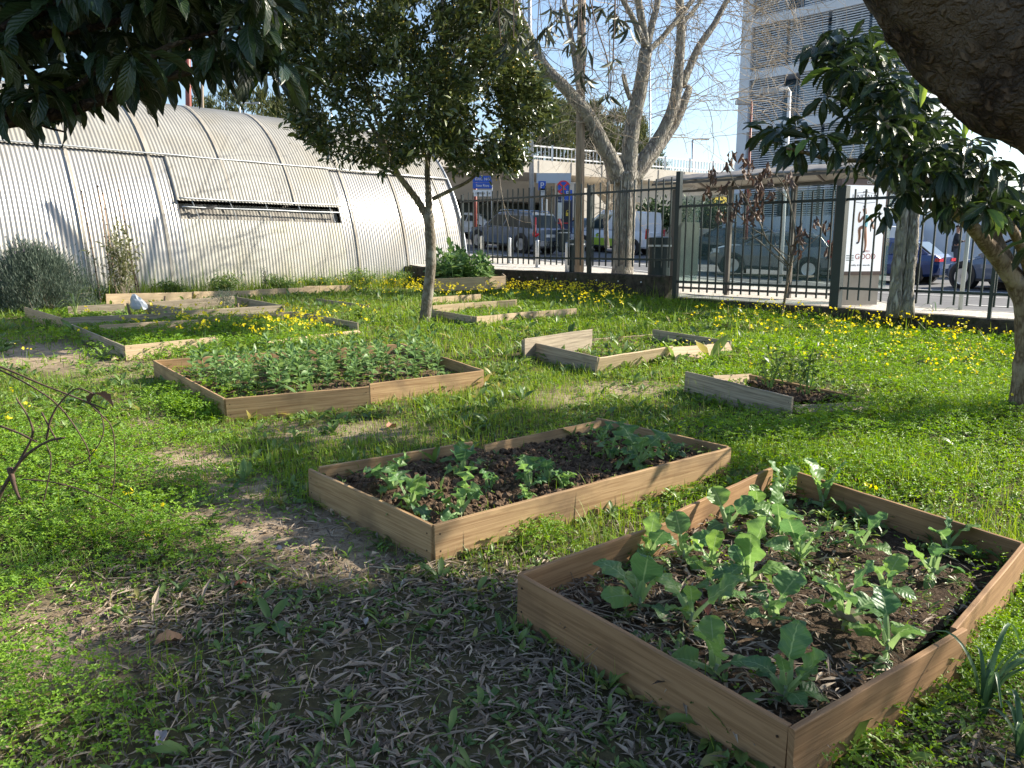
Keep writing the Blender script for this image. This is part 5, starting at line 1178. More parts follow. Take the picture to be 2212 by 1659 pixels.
for l in np.arange(-40, 32, 2.3): MB().beam(fp(l, -.05, 6.45), fp(l, -.05, 7.3), .12, .12).build('rail_post', WHITEM, fl)
prism([(-.9,.8),(-.9,5.6),(-8,5.6),(-8,.8)], 7.5, 32, 'abutment_wall', CONC); prism([(-5,.8),(-5,4.4),(-5.6,4.4),(-5.6,.8)], -40, 7.4, 'back_wall', mk('dark_green_wall', (.075,.09,.08), (.11,.13,.115), .8, .8))
q = [fp(3.2,.4,1.2), fp(3.2,.4,5.0), fp(4.0,.4,5.0), fp(8.6,.4,1.4), fp(8.6,.4,1.2)]; q2 = [x + np.array([*(-nB_*4), 0]) for x in q]
MB().add(q+q2, [[0,1,2,3,4],[9,8,7,6,5],[0,5,6,1],[1,6,7,2],[2,7,8,3],[3,8,9,4]]).build('buttress', CONC, fl)
MB().beam(fp(4.6, .41, 3.0), fp(4.6, .41, 3.35), .04, .3, up=(*dB,0)).build('buttress_opening', BLACK, fl)
MB().lathe(fp(16.6, -.6, 3.4), [(.01,0),(1.6,0),(1.6,.3),(.01,.3)], 40, [[*dB,0],[0,0,1],[*nB_,0]]).build('yellow_roundel', YELP, fl)
m = MB(); hedge = empty('hedge', (13.5, 48, 1.), 'dark green hedge under the flyover wall behind the van', 'hedge')
cen2 = [at(random.uniform(1375, 1620), random.uniform(448, 515), random.uniform(46, 48)) for _ in range(240)]
m.build if 0 else None
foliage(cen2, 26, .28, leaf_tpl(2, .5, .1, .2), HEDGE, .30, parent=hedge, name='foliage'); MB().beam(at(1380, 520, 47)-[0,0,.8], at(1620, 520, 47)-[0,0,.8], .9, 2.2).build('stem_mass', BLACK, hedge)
bw_ = empty('boundary_wall', (*sn(-22, 38.5), 1.2), 'long pale concrete retaining wall across the street', 'wall')
m = MB()
for s0, s1 in zip(np.arange(-46, 24, 2.), np.arange(-44, 26, 2.)):
    q0, q1 = sn(s0, 38.5), sn(s1, 38.5); MB().beam([*q0, float(S(*q0))+.45], [*q1, float(S(*q1))+.45], .3, 1.3).build('wall_panel', CONC, bw_)

# ---------------------------------------------------------------- apartment block
fE = np.array([.69, -.724]); BN = np.array([-.724, -.69])*1.0; E0 = np.array([11.45, 40.1]); bl_ = empty('apartment_block', (*E0, .6), 'tall grey apartment block with white slatted blinds on every floor', 'building')
def bpn(l, o, z): q = E0 + fE*l + BN*o; return np.array([q[0], q[1], z])
BWALL = mk('pale_blue_grey_render', (.44,.48,.54), (.52,.56,.62), .6, .8); BW2 = mk('white_render', (.58,.61,.65), (.66,.69,.73), .8, .8)
def bbox(l0, l1, o0, o1, z0, z1, nm, mt, par=bl_):
    c = (bpn(l0,o0,z0)+bpn(l1,o1,z1))/2; return MB().box(c, (abs(l1-l0), abs(o1-o0), z1-z0), [[*fE,0],[*BN,0],[0,0,1]]).build(nm, mt, par)
bbox(0, 8.2, -5.5, -.9, 0, 16, 'wall', BWALL); bbox(-.02, .52, -.88, .35, 0, 16, 'corner_pillar', BW2)
fz = [9.05 + 3.35*k for k in (-3,-2,-1,0,1,2,3,4,5,6)]
SLATM = mk('white_slat', (.62,.64,.67), None, rough=.4); GL = mk('window_glass', (.05,.09,.13), None, rough=.05, spec=1.)
fz = []
z_ = float(at(1593, 276, 39.9)[2]); step = float(at(1593, 165, 39.9)[2]) - z_
for k in range(-3, 4):
    zz = z_ + k*step; fz.append(zz)
    bbox(.5, 8.2, -.88, .35, zz-.28, zz+.12, 'floor_slab', BW2)
for k, zz in enumerate(fz[:-1]):
    top = zz+step-.30
    for l0 in (.62, 4.4):
        wn = bbox(l0, l0+3.6, -.88, -.80, zz+.15, top, 'window', GL)
        for a in (.9, 1.8, 2.7): bbox(l0+a-.03, l0+a+.03, -.80, -.76, zz+.15, top, 'frame', BWALL, wn)
        for q_, (a, b) in enumerate(((0, 1.65), (2.45 if (k+int(l0)) % 2 else 1.8, 3.6))):
            if l0 > 14 and q_: continue
            m = MB()
            for s_ in np.arange(zz+.2, top, .105): m.box((bpn(l0+a,.18,s_)+bpn(l0+b,.18,s_))/2, (b-a, .09, .04), [[*fE,0],[*BN,0],[0,0,1]])
            m.build('slatted_blind', SLATM, bl_)
        bbox(l0+3.62, l0+3.76, -.88, -.5, zz+.15, top, 'wall_pier', BW2)
bbox(0, 16, 1.0, 1.3, -1, 3.0, 'ground_floor_wall', BW2)

# ---------------------------------------------------------------- far trees
def fartree(u, v0, v1, wpx, Y, lab, mat=FAR, n=170, lean=0, name='conifer'):
    b = at(u, v1, Y); gz_ = min(b[2], float(S(b[0], b[1]))); t = at(u, v0, Y); r = empty(name, (b[0], b[1], gz_), lab, 'tree', 'trees beyond the flyover')
    H = t[2]-gz_; MB().tube([[b[0],b[1],gz_-.5], [b[0],b[1],gz_+H*.5], [b[0],b[1],t[2]-.3]], [.35,.22,.05], 8).build('trunk', BARKD, r)
    W_ = wpx/ (FPX/Y); cen=[]; dirs=[]
    k = 0
    while len(cen) < n:
        f = random.random(); rad = W_/2*(1-f**2.2)**.7*(.55+.45*min(1, f*4+.4)); a = random.uniform(0, 6.28); rr_ = rad*math.sqrt(random.uniform(.25, 1)); 
        p = [b[0]+math.cos(a)*rr_, b[1]+math.sin(a)*rr_, gz_+H*(.30+.70*f)]
        if noise.noise(Vector(p)*.45 + Vector((u, 0, 0))) < -.16: continue
        cen.append(p); dirs.append([math.cos(a)*.4, math.sin(a)*.4, .8])
    m = MB(); foliage(cen, 22, W_*.075+.25, leaf_tpl(2, .22, .05, .2), mat, W_*.045+.12, dirs=dirs, up=.5, mb=m)
    m.build('crown', mat, r, smooth=True)
FT = [(1195,235,70,'rounded'),(1225,222,60,'taller pointed'),(1262,250,80,'broad yellow-green'),(1170,258,60,'low'),(1300,255,70,'mid-height'),(1330,240,75,'dark-topped'),(1370,262,60,'rightmost dense'),(1280,228,50,'narrow')]
for k, (u, v, wp, ad_) in enumerate(FT):
    fartree(u, v-random.uniform(0,8), 420, wp*1.35, 78 + (k*5) % 14, ad_ + ' conifer of the dark group between pole and bare tree', n=190)
for k, (u, v, wp, ad_) in enumerate([(440,208,46,'leftmost feathery'),(468,214,44,'second feathery'),(500,196,52,'tallest feathery'),(536,190,56,'broad feathery'),(575,205,60,'bushy olive-toned'),(612,214,60,'half hidden')]):
    fartree(u, v, 420, wp*1.3, 82 + (k*3) % 9, ad_ + ' conifer showing above the tunnel roof', n=150)
fartree(1410, 308, 420, 70, 95, 'small round green tree right of the bare tree trunk', mat=HEDGE, n=80, name='broadleaf_tree')
fartree(1390, 318, 420, 50, 90, 'low bushy tree just above the flyover railing', mat=FAR, n=60, name='broadleaf_tree')

# ---------------------------------------------------------------- people
def skin_obj(name, joints, edges, radii, mat, parent, sub=1):
    me = bpy.data.meshes.new(name); me.from_pydata([tuple(j) for j in joints], edges, []); o = bpy.data.objects.new(name, me); C.objects.link(o); o.parent = parent
    me.materials.append(mat); sk = o.modifiers.new('skin', 'SKIN'); sk.use_smooth_shade = True
    if not me.skin_vertices: 
        pass
    for i, rd in enumerate(radii): me.skin_vertices[0].data[i].radius = (rd, rd)
    me.skin_vertices[0].data[0].use_root = True
    su = o.modifiers.new('sub', 'SUBSURF'); su.levels = sub; su.render_levels = sub; return o
def person(base, az, label, jacket, trousers, hair, holds=True, Hh=1.72):
    r = empty('person', base, label, 'person', 'people waiting along the street', az); s = Hh/1.72
    arm = (.30, .0, 1.15) if holds else (.05, .0, .95)
    #    x forward, y left
    J = [(0,0,.93),(0,0,1.10),(0,0,1.32),(0,0,1.44),(.01,0,1.52),(.02,0,1.62),(.02,0,1.70),
         (0,.17,1.39),(.03,.23,1.12),(arm[0]*.8,.16,1.14 if holds else .88),(0,-.17,1.39),(.03,-.23,1.12),(arm[0]*.8,-.14,1.14 if holds else .88),
         (0,.09,.90),(.02,.10,.50),(-.02,.10,.09),(.14,.11,.04),(0,-.09,.90),(.03,-.10,.50),(.02,-.10,.09),(.18,-.11,.04)]
    Eg = [(0,1),(1,2),(2,3),(3,4),(4,5),(5,6),(2,7),(7,8),(8,9),(2,10),(10,11),(11,12),(0,13),(13,14),(14,15),(15,16),(0,17),(17,18),(18,19),(19,20)]
    Rr = [.13,.12,.14,.07,.055,.085,.07,.06,.045,.035,.06,.045,.035,.085,.06,.045,.04,.085,.06,.045,.04]
    sc_ = lambda L: [tuple(c*s for c in q) for q in L]
    MB_ = skin_obj('body', sc_(J), Eg, Rr, SKIN, r)
    m = MB()
    for sd in (1, -1):      # hands: palm, fingers, thumb
        h = np.array([arm[0]*.8+.05, sd*.14, 1.14 if holds else .84])*s; m.box(h, (.09,.03,.08))
        for f in range(4): m.tube([h+[.04,0,.03-.02*f], h+[.08,-sd*.01,.03-.02*f], h+[.095,-sd*.035,.03-.02*f]], [.009,.008,.006], 6)
        m.tube([h+[-.01,0,.03], h+[.03,-sd*.03,.05]], .009, 6)
    m.build('hands', SKIN, r, local=True)
    tors = [(0,0,.86),(0,0,1.10),(0,0,1.33),(0,0,1.43),(0,.18,1.385),(.03,.24,1.12),(arm[0]*.72,.17,1.14 if holds else .92),(0,-.18,1.385),(.03,-.24,1.12),(arm[0]*.72,-.16,1.14 if holds else .92)]
    skin_obj('jacket', sc_(tors), [(0,1),(1,2),(2,3),(2,4),(4,5),(5,6),(2,7),(7,8),(8,9)], [.165,.155,.17,.09,.078,.062,.05,.078,.062,.05], jacket, r)
    tr_ = [(0,0,.95),(0,.09,.88),(.02,.10,.50),(-.02,.10,.12),(0,-.09,.88),(.03,-.10,.50),(.02,-.10,.12)]
    skin_obj('trousers', sc_(tr_), [(0,1),(1,2),(2,3),(0,4),(4,5),(5,6)], [.15,.105,.078,.065,.105,.078,.065], trousers, r)
    MB().scatter((CL[0], CL[1], CL[2]), np.array([[-.01,0,1.685]])*s, np.array([np.diag([.095,.085,.10])])).build('hair', hair, r, local=True, smooth=True)
    fm = MB(); hc = np.array([.02,0,1.62])*s
    fm.lathe(hc+[.098,0,-.01], [(.014,-.02),(.006,.012)], 6, [[0,1,0],[0,0,1],[1,0,0]]); fm.build('nose', SKIN, r, local=True)
    for sd in (1, -1):
        MB().lathe(hc+[.082, sd*.032, .015], [(.009,0),(.007,.006),(.001,.008)], 8, [[0,1,0],[0,0,1],[1,0,0]]).build('eye', BLACK, r, local=True); MB().lathe(hc+[.0, sd*.085, -.005], [(.022,0),(.02,.012*sd),(.005,.014*sd)], 8, [[1,0,0],[0,0,1],[0,1,0]]).build('ear', SKIN, r, local=True)
    MB().box(hc+[.080,0,-.05], (.012,.045,.010)).build('mouth', REDI, r, local=True)
    if holds: MB().box(np.array([arm[0]*.8+.12, 0.02, 1.17])*s, (.02,.07,.14)).build('phone', BLACK, r, local=True)
    for k in (15, 19): j = J[k]; MB().box(np.array([j[0]+.08, j[1], .045])*s, (.26,.095,.09)).build('shoe', BLACK, r, local=True, bevel=.025)
    return r
JK = mk('black_jacket', (.015,.017,.022), (.03,.033,.04), 9, .8); JN = mk('dark_trousers', (.02,.025,.04), None, rough=.9); JG = mk('grey_trousers', (.09,.09,.10), None, rough=.9); HG = mk('grey_hair', (.28,.26,.24), None); HK = mk('dark_hair', (.02,.015,.012), None)
def pplace(u, vhead, Y, *a, **k):
    p = gz(u, Y); hd = at(u, vhead, Y); return person((p[0], p[1], hd[2]-1.74), *a, **k)
pplace(1501, 461, 36.5, R(-100), 'balding person in a black jacket seen through the left shelter glass', JK, JN, HG)
pplace(2066, 486, 29.5, R(-30), 'person in a dark coat looking at a phone beyond the blue hatchback', JK, JG, HK)
pplace(1798, 436, 44, R(-90), 'person in dark clothes before the block, seen above the shelter bench', JK, JN, HK, holds=False)

# ---------------------------------------------------------------- ground cover
def pts_view(N, y0, y1, margin=.9):
    """random points of the garden inside a wide wedge in front of the viewer"""
    y = np.sqrt(rng.uniform(y0**2, y1**2, N)); x = rng.uniform(-1, 1, N)*(.70*y + margin)
    keep = (x*.724 + y*.69 < 13.40)
    gl_ = (GP0[0]-x)*.741 - (GP0[1]-y)*.671      # signed distance to tunnel line
    keep &= ((x-GP0[0])*(-.741) + (y-GP0[1])*.671 < -.05)
    return x[keep], y[keep]
def poly_world(quad, h): return np.array([on(u, v, h)[:2] for u, v in quad])
def in_poly(x, y, P):
    r_ = np.zeros(len(x), bool); j = len(P)-1
    for i in range(len(P)):
        a, b = P[i], P[j]; c = ((a[1] > y) != (b[1] > y)) & (x < (b[0]-a[0])*(y-a[1])/(b[1]-a[1]+1e-12) + a[0]); r_ ^= c; j = i
    return r_
PA = poly_world([(1122,1240),(1706,1570),(2209,1174),(1700,1005)], .2); PB = poly_world([(669,1012),(934,1134),(1576,965),(1291,902)], .2)
PC = poly_world([(333,778),(485,861),(1043,800),(868,742)], .2); PK = poly_world([(1600,806),(1713,868),(1870,862),(1690,812)], .1)
PE = poly_world([(155,700),(268,747),(770,715),(632,672)], .2)
def cl_noise(x, y, f, o=0): return np.array([noise.noise(Vector((a*f, b*f, o))) for a, b in zip(x, y)])
def bl(u, v, L):
    o = np.zeros_like(u)
    for (a, b, ra, rb, k) in L: o = np.maximum(o, k*np.exp(-(((u-a)/ra)**2 + ((v-b)/rb)**2)**1.4*.7))
    return o
CLO = [(1900,1010,420,110,1.0),(1500,640,500,30,.7),(1300,700,500,40,.5),(160,1060,320,140,1.3),(330,1120,200,110,1.2),(60,1480,190,220,1.4),(60,1650,260,200,1.4),(420,870,110,45,1.2),(300,745,260,40,1),(480,720,250,30,1.1),(1900,800,420,90,1.1),(2000,930,420,70,1.25),(1750,950,300,50,1.),(2140,1480,130,130,1.3),(2150,1250,90,60,.8),
       (1420,1090,110,45,.6),(1170,1170,60,30,.8),(150,700,120,30,.8),(500,600,300,20,.4),(1700,660,300,22,1.0),(2120,760,200,60,1.2),(1850,690,300,30,1.0),(230,1000,200,60,1.)]
def cover(N, y0, y1, dens, ht, sz):
    """returns accepted points for the density function dens(u,v,x,y,sand,lit,inbed)"""
    x, y = pts_view(N, y0, y1); z = G(x, y); u, v = proj(x, y, z); sand, lit = bare_fn(x, y)
    a = in_poly(x, y, PA); b = in_poly(x, y, PB) | in_poly(x, y, PK); c = in_poly(x, y, PC)
    d = dens(u, v, x, y, sand, lit, a, b, c); k = rng.random(len(x)) < d
    bedh = np.where(a, .085, 0) + np.where(b, .125, 0) + np.where(c, .09, 0)
    return x[k], y[k], (z+bedh)[k], u[k], v[k]
# oxalis: three folded heart leaflets
def oxalis():
    V=[]; F=[]; U=[]
    for k in range(3):
        a = k*2*math.pi/3; b = len(V)
        for (r_, t, z) in ((0, 0, 0), (.55, -.55, .16), (1.0, -.33, .02), (.80, 0, -.02), (1.0, .33, .02), (.55, .55, .16)):
            V.append([r_*math.cos(a+t), r_*math.sin(a+t), z]); U.append([.5, r_])
        F += [[b, b+1, b+2, b+3], [b, b+3, b+4, b+5]]
    return np.array(V), np.array(F), np.array(U)
OX = oxalis()
def f_clo(u, v, x, y, s, l, a, b, c): 
    d = (bl(u, v, CLO) + .10 + .25*cl_noise(x, y, 1.3, 3))*(1 - bl(u, v, [(1720,855,190,38,.95)])); return np.clip(d*(1-s*.9)*(1-l*.93), 0, 1)*np.where(a | b, .12, 1)*np.where(c, .25, 1)
mc = MB(); ms = MB()
for N, y0, y1, s0, hh in ((70000, 1.3, 4.0, .0155, .12), (90000, 4.0, 8.5, .019, .13), (110000, 8.5, 20, .032, .17)):
    x, y, z, u, v = cover(N, y0, y1, f_clo, hh, s0)
    lush = np.clip(bl(u, v, CLO), .25, 1.15); h = hh*lush*rng.uniform(.35, 1.05, len(x))*(1+.5*cl_noise(x, y, 2.2, 7)); O = np.stack([x, y, z+np.maximum(h, .008)], 1)
    mc.scatter(OX, O, rand_frames(len(x), .38)*(s0*rng.uniform(.7, 1.35, len(x)))[:, None, None])
tag(mc.build('clover', CLOVER), 'bright green three-leaved clover carpeting the garden', 'clover', kind='stuff')
# grass
GT = np.array([[-.5,0,0],[.5,0,0],[-.42,.0,.38],[.42,.0,.38],[-.28,.10,.74],[.28,.10,.74],[0,.30,1.]]); GF = np.array([[0,1,3,2],[2,3,5,4]]); 
def blades(mb, x, y, z, L_, wd, bend=.6):
    N = len(x); a = rng.uniform(0, 6.28, N); c, s = np.cos(a), np.sin(a); bn = np.abs(rng.normal(0, bend, N))
    prof = np.array([[0, 0], [.42, .42], [.78, .78], [1, 1]]); V = np.zeros((N, 7, 3)); 
    for i, (f, g) in enumerate(prof):
        out = bn*f*f*L_; up = L_*np.sqrt(np.clip(f*f - (bn*f*f)**2*.6, .02*f, 1)); w_ = wd*(1-.15*i-.25*(i > 1))
        for q, sg_ in enumerate((-1, 1) if i < 3 else (0,)):
            V[:, i*2+q, 0] = x + c*out - s*w_*sg_*.5; V[:, i*2+q, 1] = y + s*out + c*w_*sg_*.5; V[:, i*2+q, 2] = z + up
    F = (np.array([[0,1,3,2],[2,3,5,4]])[None] + (np.arange(N)*7)[:, None, None]).reshape(-1, 4); T3 = (np.array([[4,5,6]])[None] + (np.arange(N)*7)[:, None, None]).reshape(-1, 3)
    r = np.repeat(rng.random(N), 7); mb.V.append(V.reshape(-1, 3)); mb.UV.append(np.zeros((N*7, 2))); mb.R.append(r)
    mb.F += [F + mb.n, T3 + mb.n]; mb.MI += [np.zeros(len(F), int), np.zeros(len(T3), int)]; mb.n += N*7
GRS = [(700,1010,260,70,1),(1000,890,500,60,.9),(1400,1000,700,60,.8),(1300,740,900,90,.8),(1500,660,700,60,1),(1950,1030,350,70,.55),(600,900,300,60,.6),(1300,600,500,30,1),(600,610,600,30,.8),(2150,1150,150,60,1),(640,1060,120,60,1.1),(1600,880,600,50,.7),(300,900,300,60,.4),(1200,1120,250,50,.5),(1060,1250,150,40,.5),(80,720,160,40,.9),(200,600,400,25,1)]
LOWG = [(1690,860,270,50,.93),(1380,765,230,30,.8),(1230,1090,400,60,.6),(1500,850,200,30,.6),(760,890,330,30,.6),(1340,620,140,18,.8),(1750,660,420,16,.6)]
def f_gra(u, v, x, y, s, l, a, b, c):
    n1 = cl_noise(x, y, 1.1, 9); d = (bl(u, v, GRS)*.8 + .16 + .45*n1)*(1 - bl(u, v, LOWG)); return np.clip(d*(1-s*.85)*(1-l*.90), .004, 1)*np.where(a | b, .05, 1)*np.where(c, .1, 1)
mg = MB()
for N, y0, y1, L0, wd in ((70000, 1.3, 4.0, .07, .0032), (150000, 4.0, 9., .068, .0048), (150000, 9., 20.5, .095, .010)):
    x, y, z, u, v = cover(N, y0, y1, f_gra, 0, 0); k = 1 + .7*np.clip(cl_noise(x, y, .9, 21), -.6, 1)
    blades(mg, x, y, z-.005, L0*rng.gamma(6, 1/6, len(x))*k*np.where(u > 1250, 1.15, 1), wd*rng.uniform(.7, 1.4, len(x)))
# tall fringe along the tunnel foot, walls and bed edges
for N, dist in ((9000, 'tunnel'), (7000, 'wall')):
    t = rng.random(N)
    if dist == 'tunnel': l = t*16; q = GP0[None] - A2[None]*l[:, None] - GB[None]*np.abs(rng.normal(0, .35, N))[:, None] - GB[None]*.05
    else:
        s = t*16.5; q = np.where((s < 7.)[:, None], P1[None] + dL[None]*(7.-s)[:, None], P1[None] + dR[None]*(s-7.)[:, None]) - N2[None]*np.abs(rng.normal(.1, .22, N))[:, None]
    blades(mg, q[:, 0], q[:, 1], G(q[:, 0], q[:, 1])-.01, rng.gamma(3, .075, N)*(1.25 if dist == 'tunnel' else .6), rng.uniform(.006, .013, N), .5)
tag(mg.build('grass', GRASS), 'fresh green grass and seedlings growing all over the garden', 'grass', kind='stuff')
# broad-leaved weeds (rosettes)
WT = leaf_tpl(4, .27, .25, .2, .62, wave=.5); WR = leaf_tpl(3, .42, .2, .2, .6)
def rosettes(mb, x, y, z, size, nl=(4, 8), tilt=(.15, 1.0), tpl=WT):
    n_ = rng.integers(nl[0], nl[1], len(x)); idx = np.repeat(np.arange(len(x)), n_); a = rng.uniform(0, 6.28, len(idx)); t = rng.uniform(*tilt, len(idx))
    D = np.stack([np.cos(a)*np.cos(t), np.sin(a)*np.cos(t), np.sin(t)], 1); O = np.stack([x[idx], y[idx], z[idx]], 1) + D*.004
    Sz = size[idx]*rng.uniform(.55, 1.2, len(idx)); rr = np.clip(rng.random(len(x))[idx] + rng.normal(0, .12, len(idx)), 0, 1)
    mb.scatter(tpl, O, frames(D, np.tile([0,0,1.], (len(idx), 1)) + rng.normal(0, .25, (len(idx), 3)))*Sz[:, None, None], rr)
def f_wee(u, v, x, y, s, l, a, b, c):
    n1 = cl_noise(x, y, 1.6, 5); return np.clip(.40 + .7*n1 - s*.4 + .10*l, .02, 1)*np.where(a, .75, 1)*np.where(b, .18, 1)*np.where(c, .1, 1)*np.where((u < 260) & (v > 1250), .3, 1)
mw = MB()
for N, y0, y1, s0 in ((2700, 1.3, 4.0, .045), (11000, 4.0, 9., .07), (14000, 9., 20., .115)):
    x, y, z, u, v = cover(N, y0, y1, f_wee, 0, 0); rosettes(mw, x, y, z+.003, s0*rng.gamma(5, .2, len(x)), tilt=(.15, 1.15))
for N, y0, y1, s0 in ((5200, 1.3, 4.0, .024), (14000, 4., 9., .034)):
    x, y, z, u, v = cover(N, y0, y1, f_wee, 0, 0); rosettes(mw, x, y, z+.002, s0*rng.gamma(5, .2, len(x)), (3, 7), (.1, .9), WR)
# lusher skirts round the beds
def along(pts, N, h=0., off=.06):
    x=[]; y=[]
    P = np.array([on(u, v, h)[:2] for u, v in pts]); L_ = np.linalg.norm(np.diff(P, axis=0), axis=1)
    for k in range(N):
        i = rng.choice(len(L_), p=L_/L_.sum()); t = rng.random(); d = (P[i+1]-P[i])/L_[i]; q = P[i] + (P[i+1]-P[i])*t + np.array([d[1], -d[0]])*abs(rng.normal(0, off)) + [0, -.02]; x.append(q[0]); y.append(q[1])
    return np.array(x), np.array(y)
for pts, N, s0 in (([(1118,1330),(1290,1440),(1700,1670)], 30, .065), ([(935,1200),(1250,1120),(1570,1050)], 50, .065), ([(1720,1665),(2080,1440),(2209,1260)], 40, .075), ([(345,825),(485,905)], 16, .10), ([(490,900),(1040,830)], 60, .10), ([(1290,805),(1460,780)], 26, .13), ([(1128,750),(1290,805)], 20, .12), ([(669,1080),(930,1210)], 12, .06), ([(800,860),(1040,835)], 40, .14)):
    x, y = along(pts, N); rosettes(mw, x, y, G(x, y)+.003, s0*rng.gamma(6, 1/6, len(x)), (4, 8), (.3, 1.35))
tag(mw.build('weeds', WEED, smooth=True), 'green dandelion-like weeds and seedlings scattered over the ground', 'weeds', kind='stuff')
x, y = along([(400,880),(485,905)], 420, off=.16); m = MB(); m.scatter(OX, np.stack([x, y, G(x, y)+rng.uniform(.02, .16, len(x))], 1), rand_frames(len(x), .4)*.022)
x, y = along([(1720,1650),(2080,1430),(2209,1250)], 900, off=.16); m.scatter(OX, np.stack([x, y, G(x, y)+rng.uniform(.01, .10, len(x))], 1), rand_frames(len(x), .4)*.016)
x, y = along([(1060,1160),(1180,1130)], 200, off=.07); m.scatter(OX, np.stack([x, y, G(x, y)+rng.uniform(.01, .12, len(x))], 1), rand_frames(len(x), .4)*.016)
x, y = along([(300,760),(700,745)], 900, off=.25); m.scatter(OX, np.stack([x, y, G(x, y)+rng.uniform(.03, .2, len(x))], 1), rand_frames(len(x), .4)*.026)
tag(m.build('clover_tuft', CLOVER), 'taller clover tufts hugging the outer sides of the beds', 'clover', kind='stuff')
# litter
NT = leaf_tpl(2, .16, .1, .3, .5); ml = MB()
def f_lit(u, v, x, y, s, l, a, b, c): return np.clip(l*.95 + s*.05 + np.where(a, .07, 0) + .02, 0, 1)*np.clip(.75 + .9*cl_noise(x, y, 3.1, 12), .12, 1)*np.where(b | c, .0, 1)
x, y, z, u, v = cover(62000, 1.3, 4.6, f_lit, 0, 0); N = len(x)
ml.scatter(NT, np.stack([x, y, z + rng.uniform(.002, .022, N)], 1), rand_frames(N, .22)*(rng.gamma(5, .0095, N)+.012)[:, None, None])
k = rng.random(N) < .05; ml.scatter(leaf_tpl(4, .5, .3, .5, .5, cross=2, wave=1.), np.stack([x, y, z+.012], 1)[k], rand_frames(k.sum(), .35)*rng.uniform(.02, .05, k.sum())[:, None, None])
kt = rng.random(N) < .03; ml.scatter((np.array([[-.5,0,0],[.5,0,0],[.4,1,.02],[-.4,1,.02],[0,0,.8],[0,1,.7]])*[.02,1,.02], np.array([[0,1,2,3],[0,4,5,3],[1,2,5,4]]), np.zeros((6,2))), np.stack([x, y, z+.012], 1)[kt], rand_frames(kt.sum(), .12)*rng.uniform(.08, .22, kt.sum())[:, None, None])
tag(ml.build('leaf_litter', LITTER), 'grey and brown fallen narrow leaves covering the shaded soil', 'leaf litter', kind='stuff')
def f_crm(u, v, x, y, s, l, a, b, c): return np.clip(s + l*.6 + .08, 0, 1)*np.where(b | c, 0, 1)
x, y, z, u, v = cover(60000, 1.3, 6.5, f_crm, 0, 0); N = len(x)
tag(MB().scatter(CL, np.stack([x, y, z+.002], 1), rand_frames(N)*(rng.gamma(1.6, .0016, N)+.0012)[:, None, None]).build('soil_crumbs', mk('earth_crumb', (.13,.09,.06), (.34,.26,.18), 40, .9)), 'small crumbs and grit lying on the bare earth', 'soil crumbs', kind='stuff')
# larger fallen leaves, each a thing
BT_ = leaf_tpl(8, .48, .25, .55, .5, cross=3, wave=.35)
for k, (u, v, s, az, lab) in enumerate([(330,1395,.13,.3,'curled orange-brown dead leaf on the bare ground at lower left'),(790,1350,.07,1.,'pale crumpled leaf in the litter left of the nearest bed'),(885,1255,.06,2.,'small bleached leaf on the mulch below the split-board bed'),
      (350,1580,.08,2.5,'pale papery dead leaf at the bottom left'),(505,1265,.07,.2,'rust-coloured dead leaf beside green weeds in the shade'),(835,925,.13,.5,'reddish brown leaf on the grass in front of the bean bed'),(655,888,.12,2.6,'curled grey leaf against the bean bed board'),
      (1530,1330,.15,.9,'long red-brown leaf on the soil under the kale'),(1790,1330,.16,2.8,'folded tan leaf on the soil between the kales'),(240,780,.13,.5,'dry twisted leaf on the sandy path'),(610,1190,.07,1.3,'greyish leaf on the sand beside the shadow edge'),(1610,940,.12,.3,'pale flat stone-like leaf in the grass right of the split-board bed')]):
    p = on(u, v, .02 if k not in (7, 8) else .11); r_ = rot(az*2, R(6), random.uniform(-.3, .3)); m = MB(); m.add(BT_[0]*s @ r_ + p, BT_[1], BT_[2], random.random())
    tag(m.build('dead_leaf', mk('dry_leaf_'+str(k), *[((.22,.12,.06),(.34,.20,.11)),((.40,.36,.32),(.52,.46,.42)),((.42,.38,.34),(.55,.5,.45)),((.38,.32,.33),(.5,.44,.44)),((.30,.10,.05),(.4,.16,.08)),((.25,.10,.06),(.36,.17,.10)),((.25,.22,.19),(.35,.31,.28)),((.2,.08,.05),(.3,.13,.08)),((.4,.3,.2),(.5,.4,.3)),((.3,.2,.1),(.4,.3,.2)),((.35,.3,.28),(.45,.4,.37)),((.5,.46,.38),(.6,.55,.48))][k], 20, .7), smooth=True), lab, 'dead leaf', 'large fallen leaves')
for k, (u, v, s, lab) in enumerate([(1132,1372,.035,'grey pebble left of the nearest bed'),(1148,1382,.03,'brown pebble touching the nearest bed corner'),(1605,945,.06,'flat pale stone in the grass'),(797,866,.045,'pale stone at the joint of the bean bed boards'),(700,1185,.02,'tiny pale stone by the sand edge')]):
    p = on(u, v, .012); m = MB(); V = CL[0]*s; V = V*(1+.25*np.array([noise.noise(Vector(q*30)+Vector((k, 0, 0))) for q in V]))[:, None]; m.add(V + p, CL[1]); o = m.build('stone', CONCD, smooth=True); tag(o, lab, 'stone', 'stones on the ground')
    o.modifiers.new('s', 'SUBSURF').levels = 1
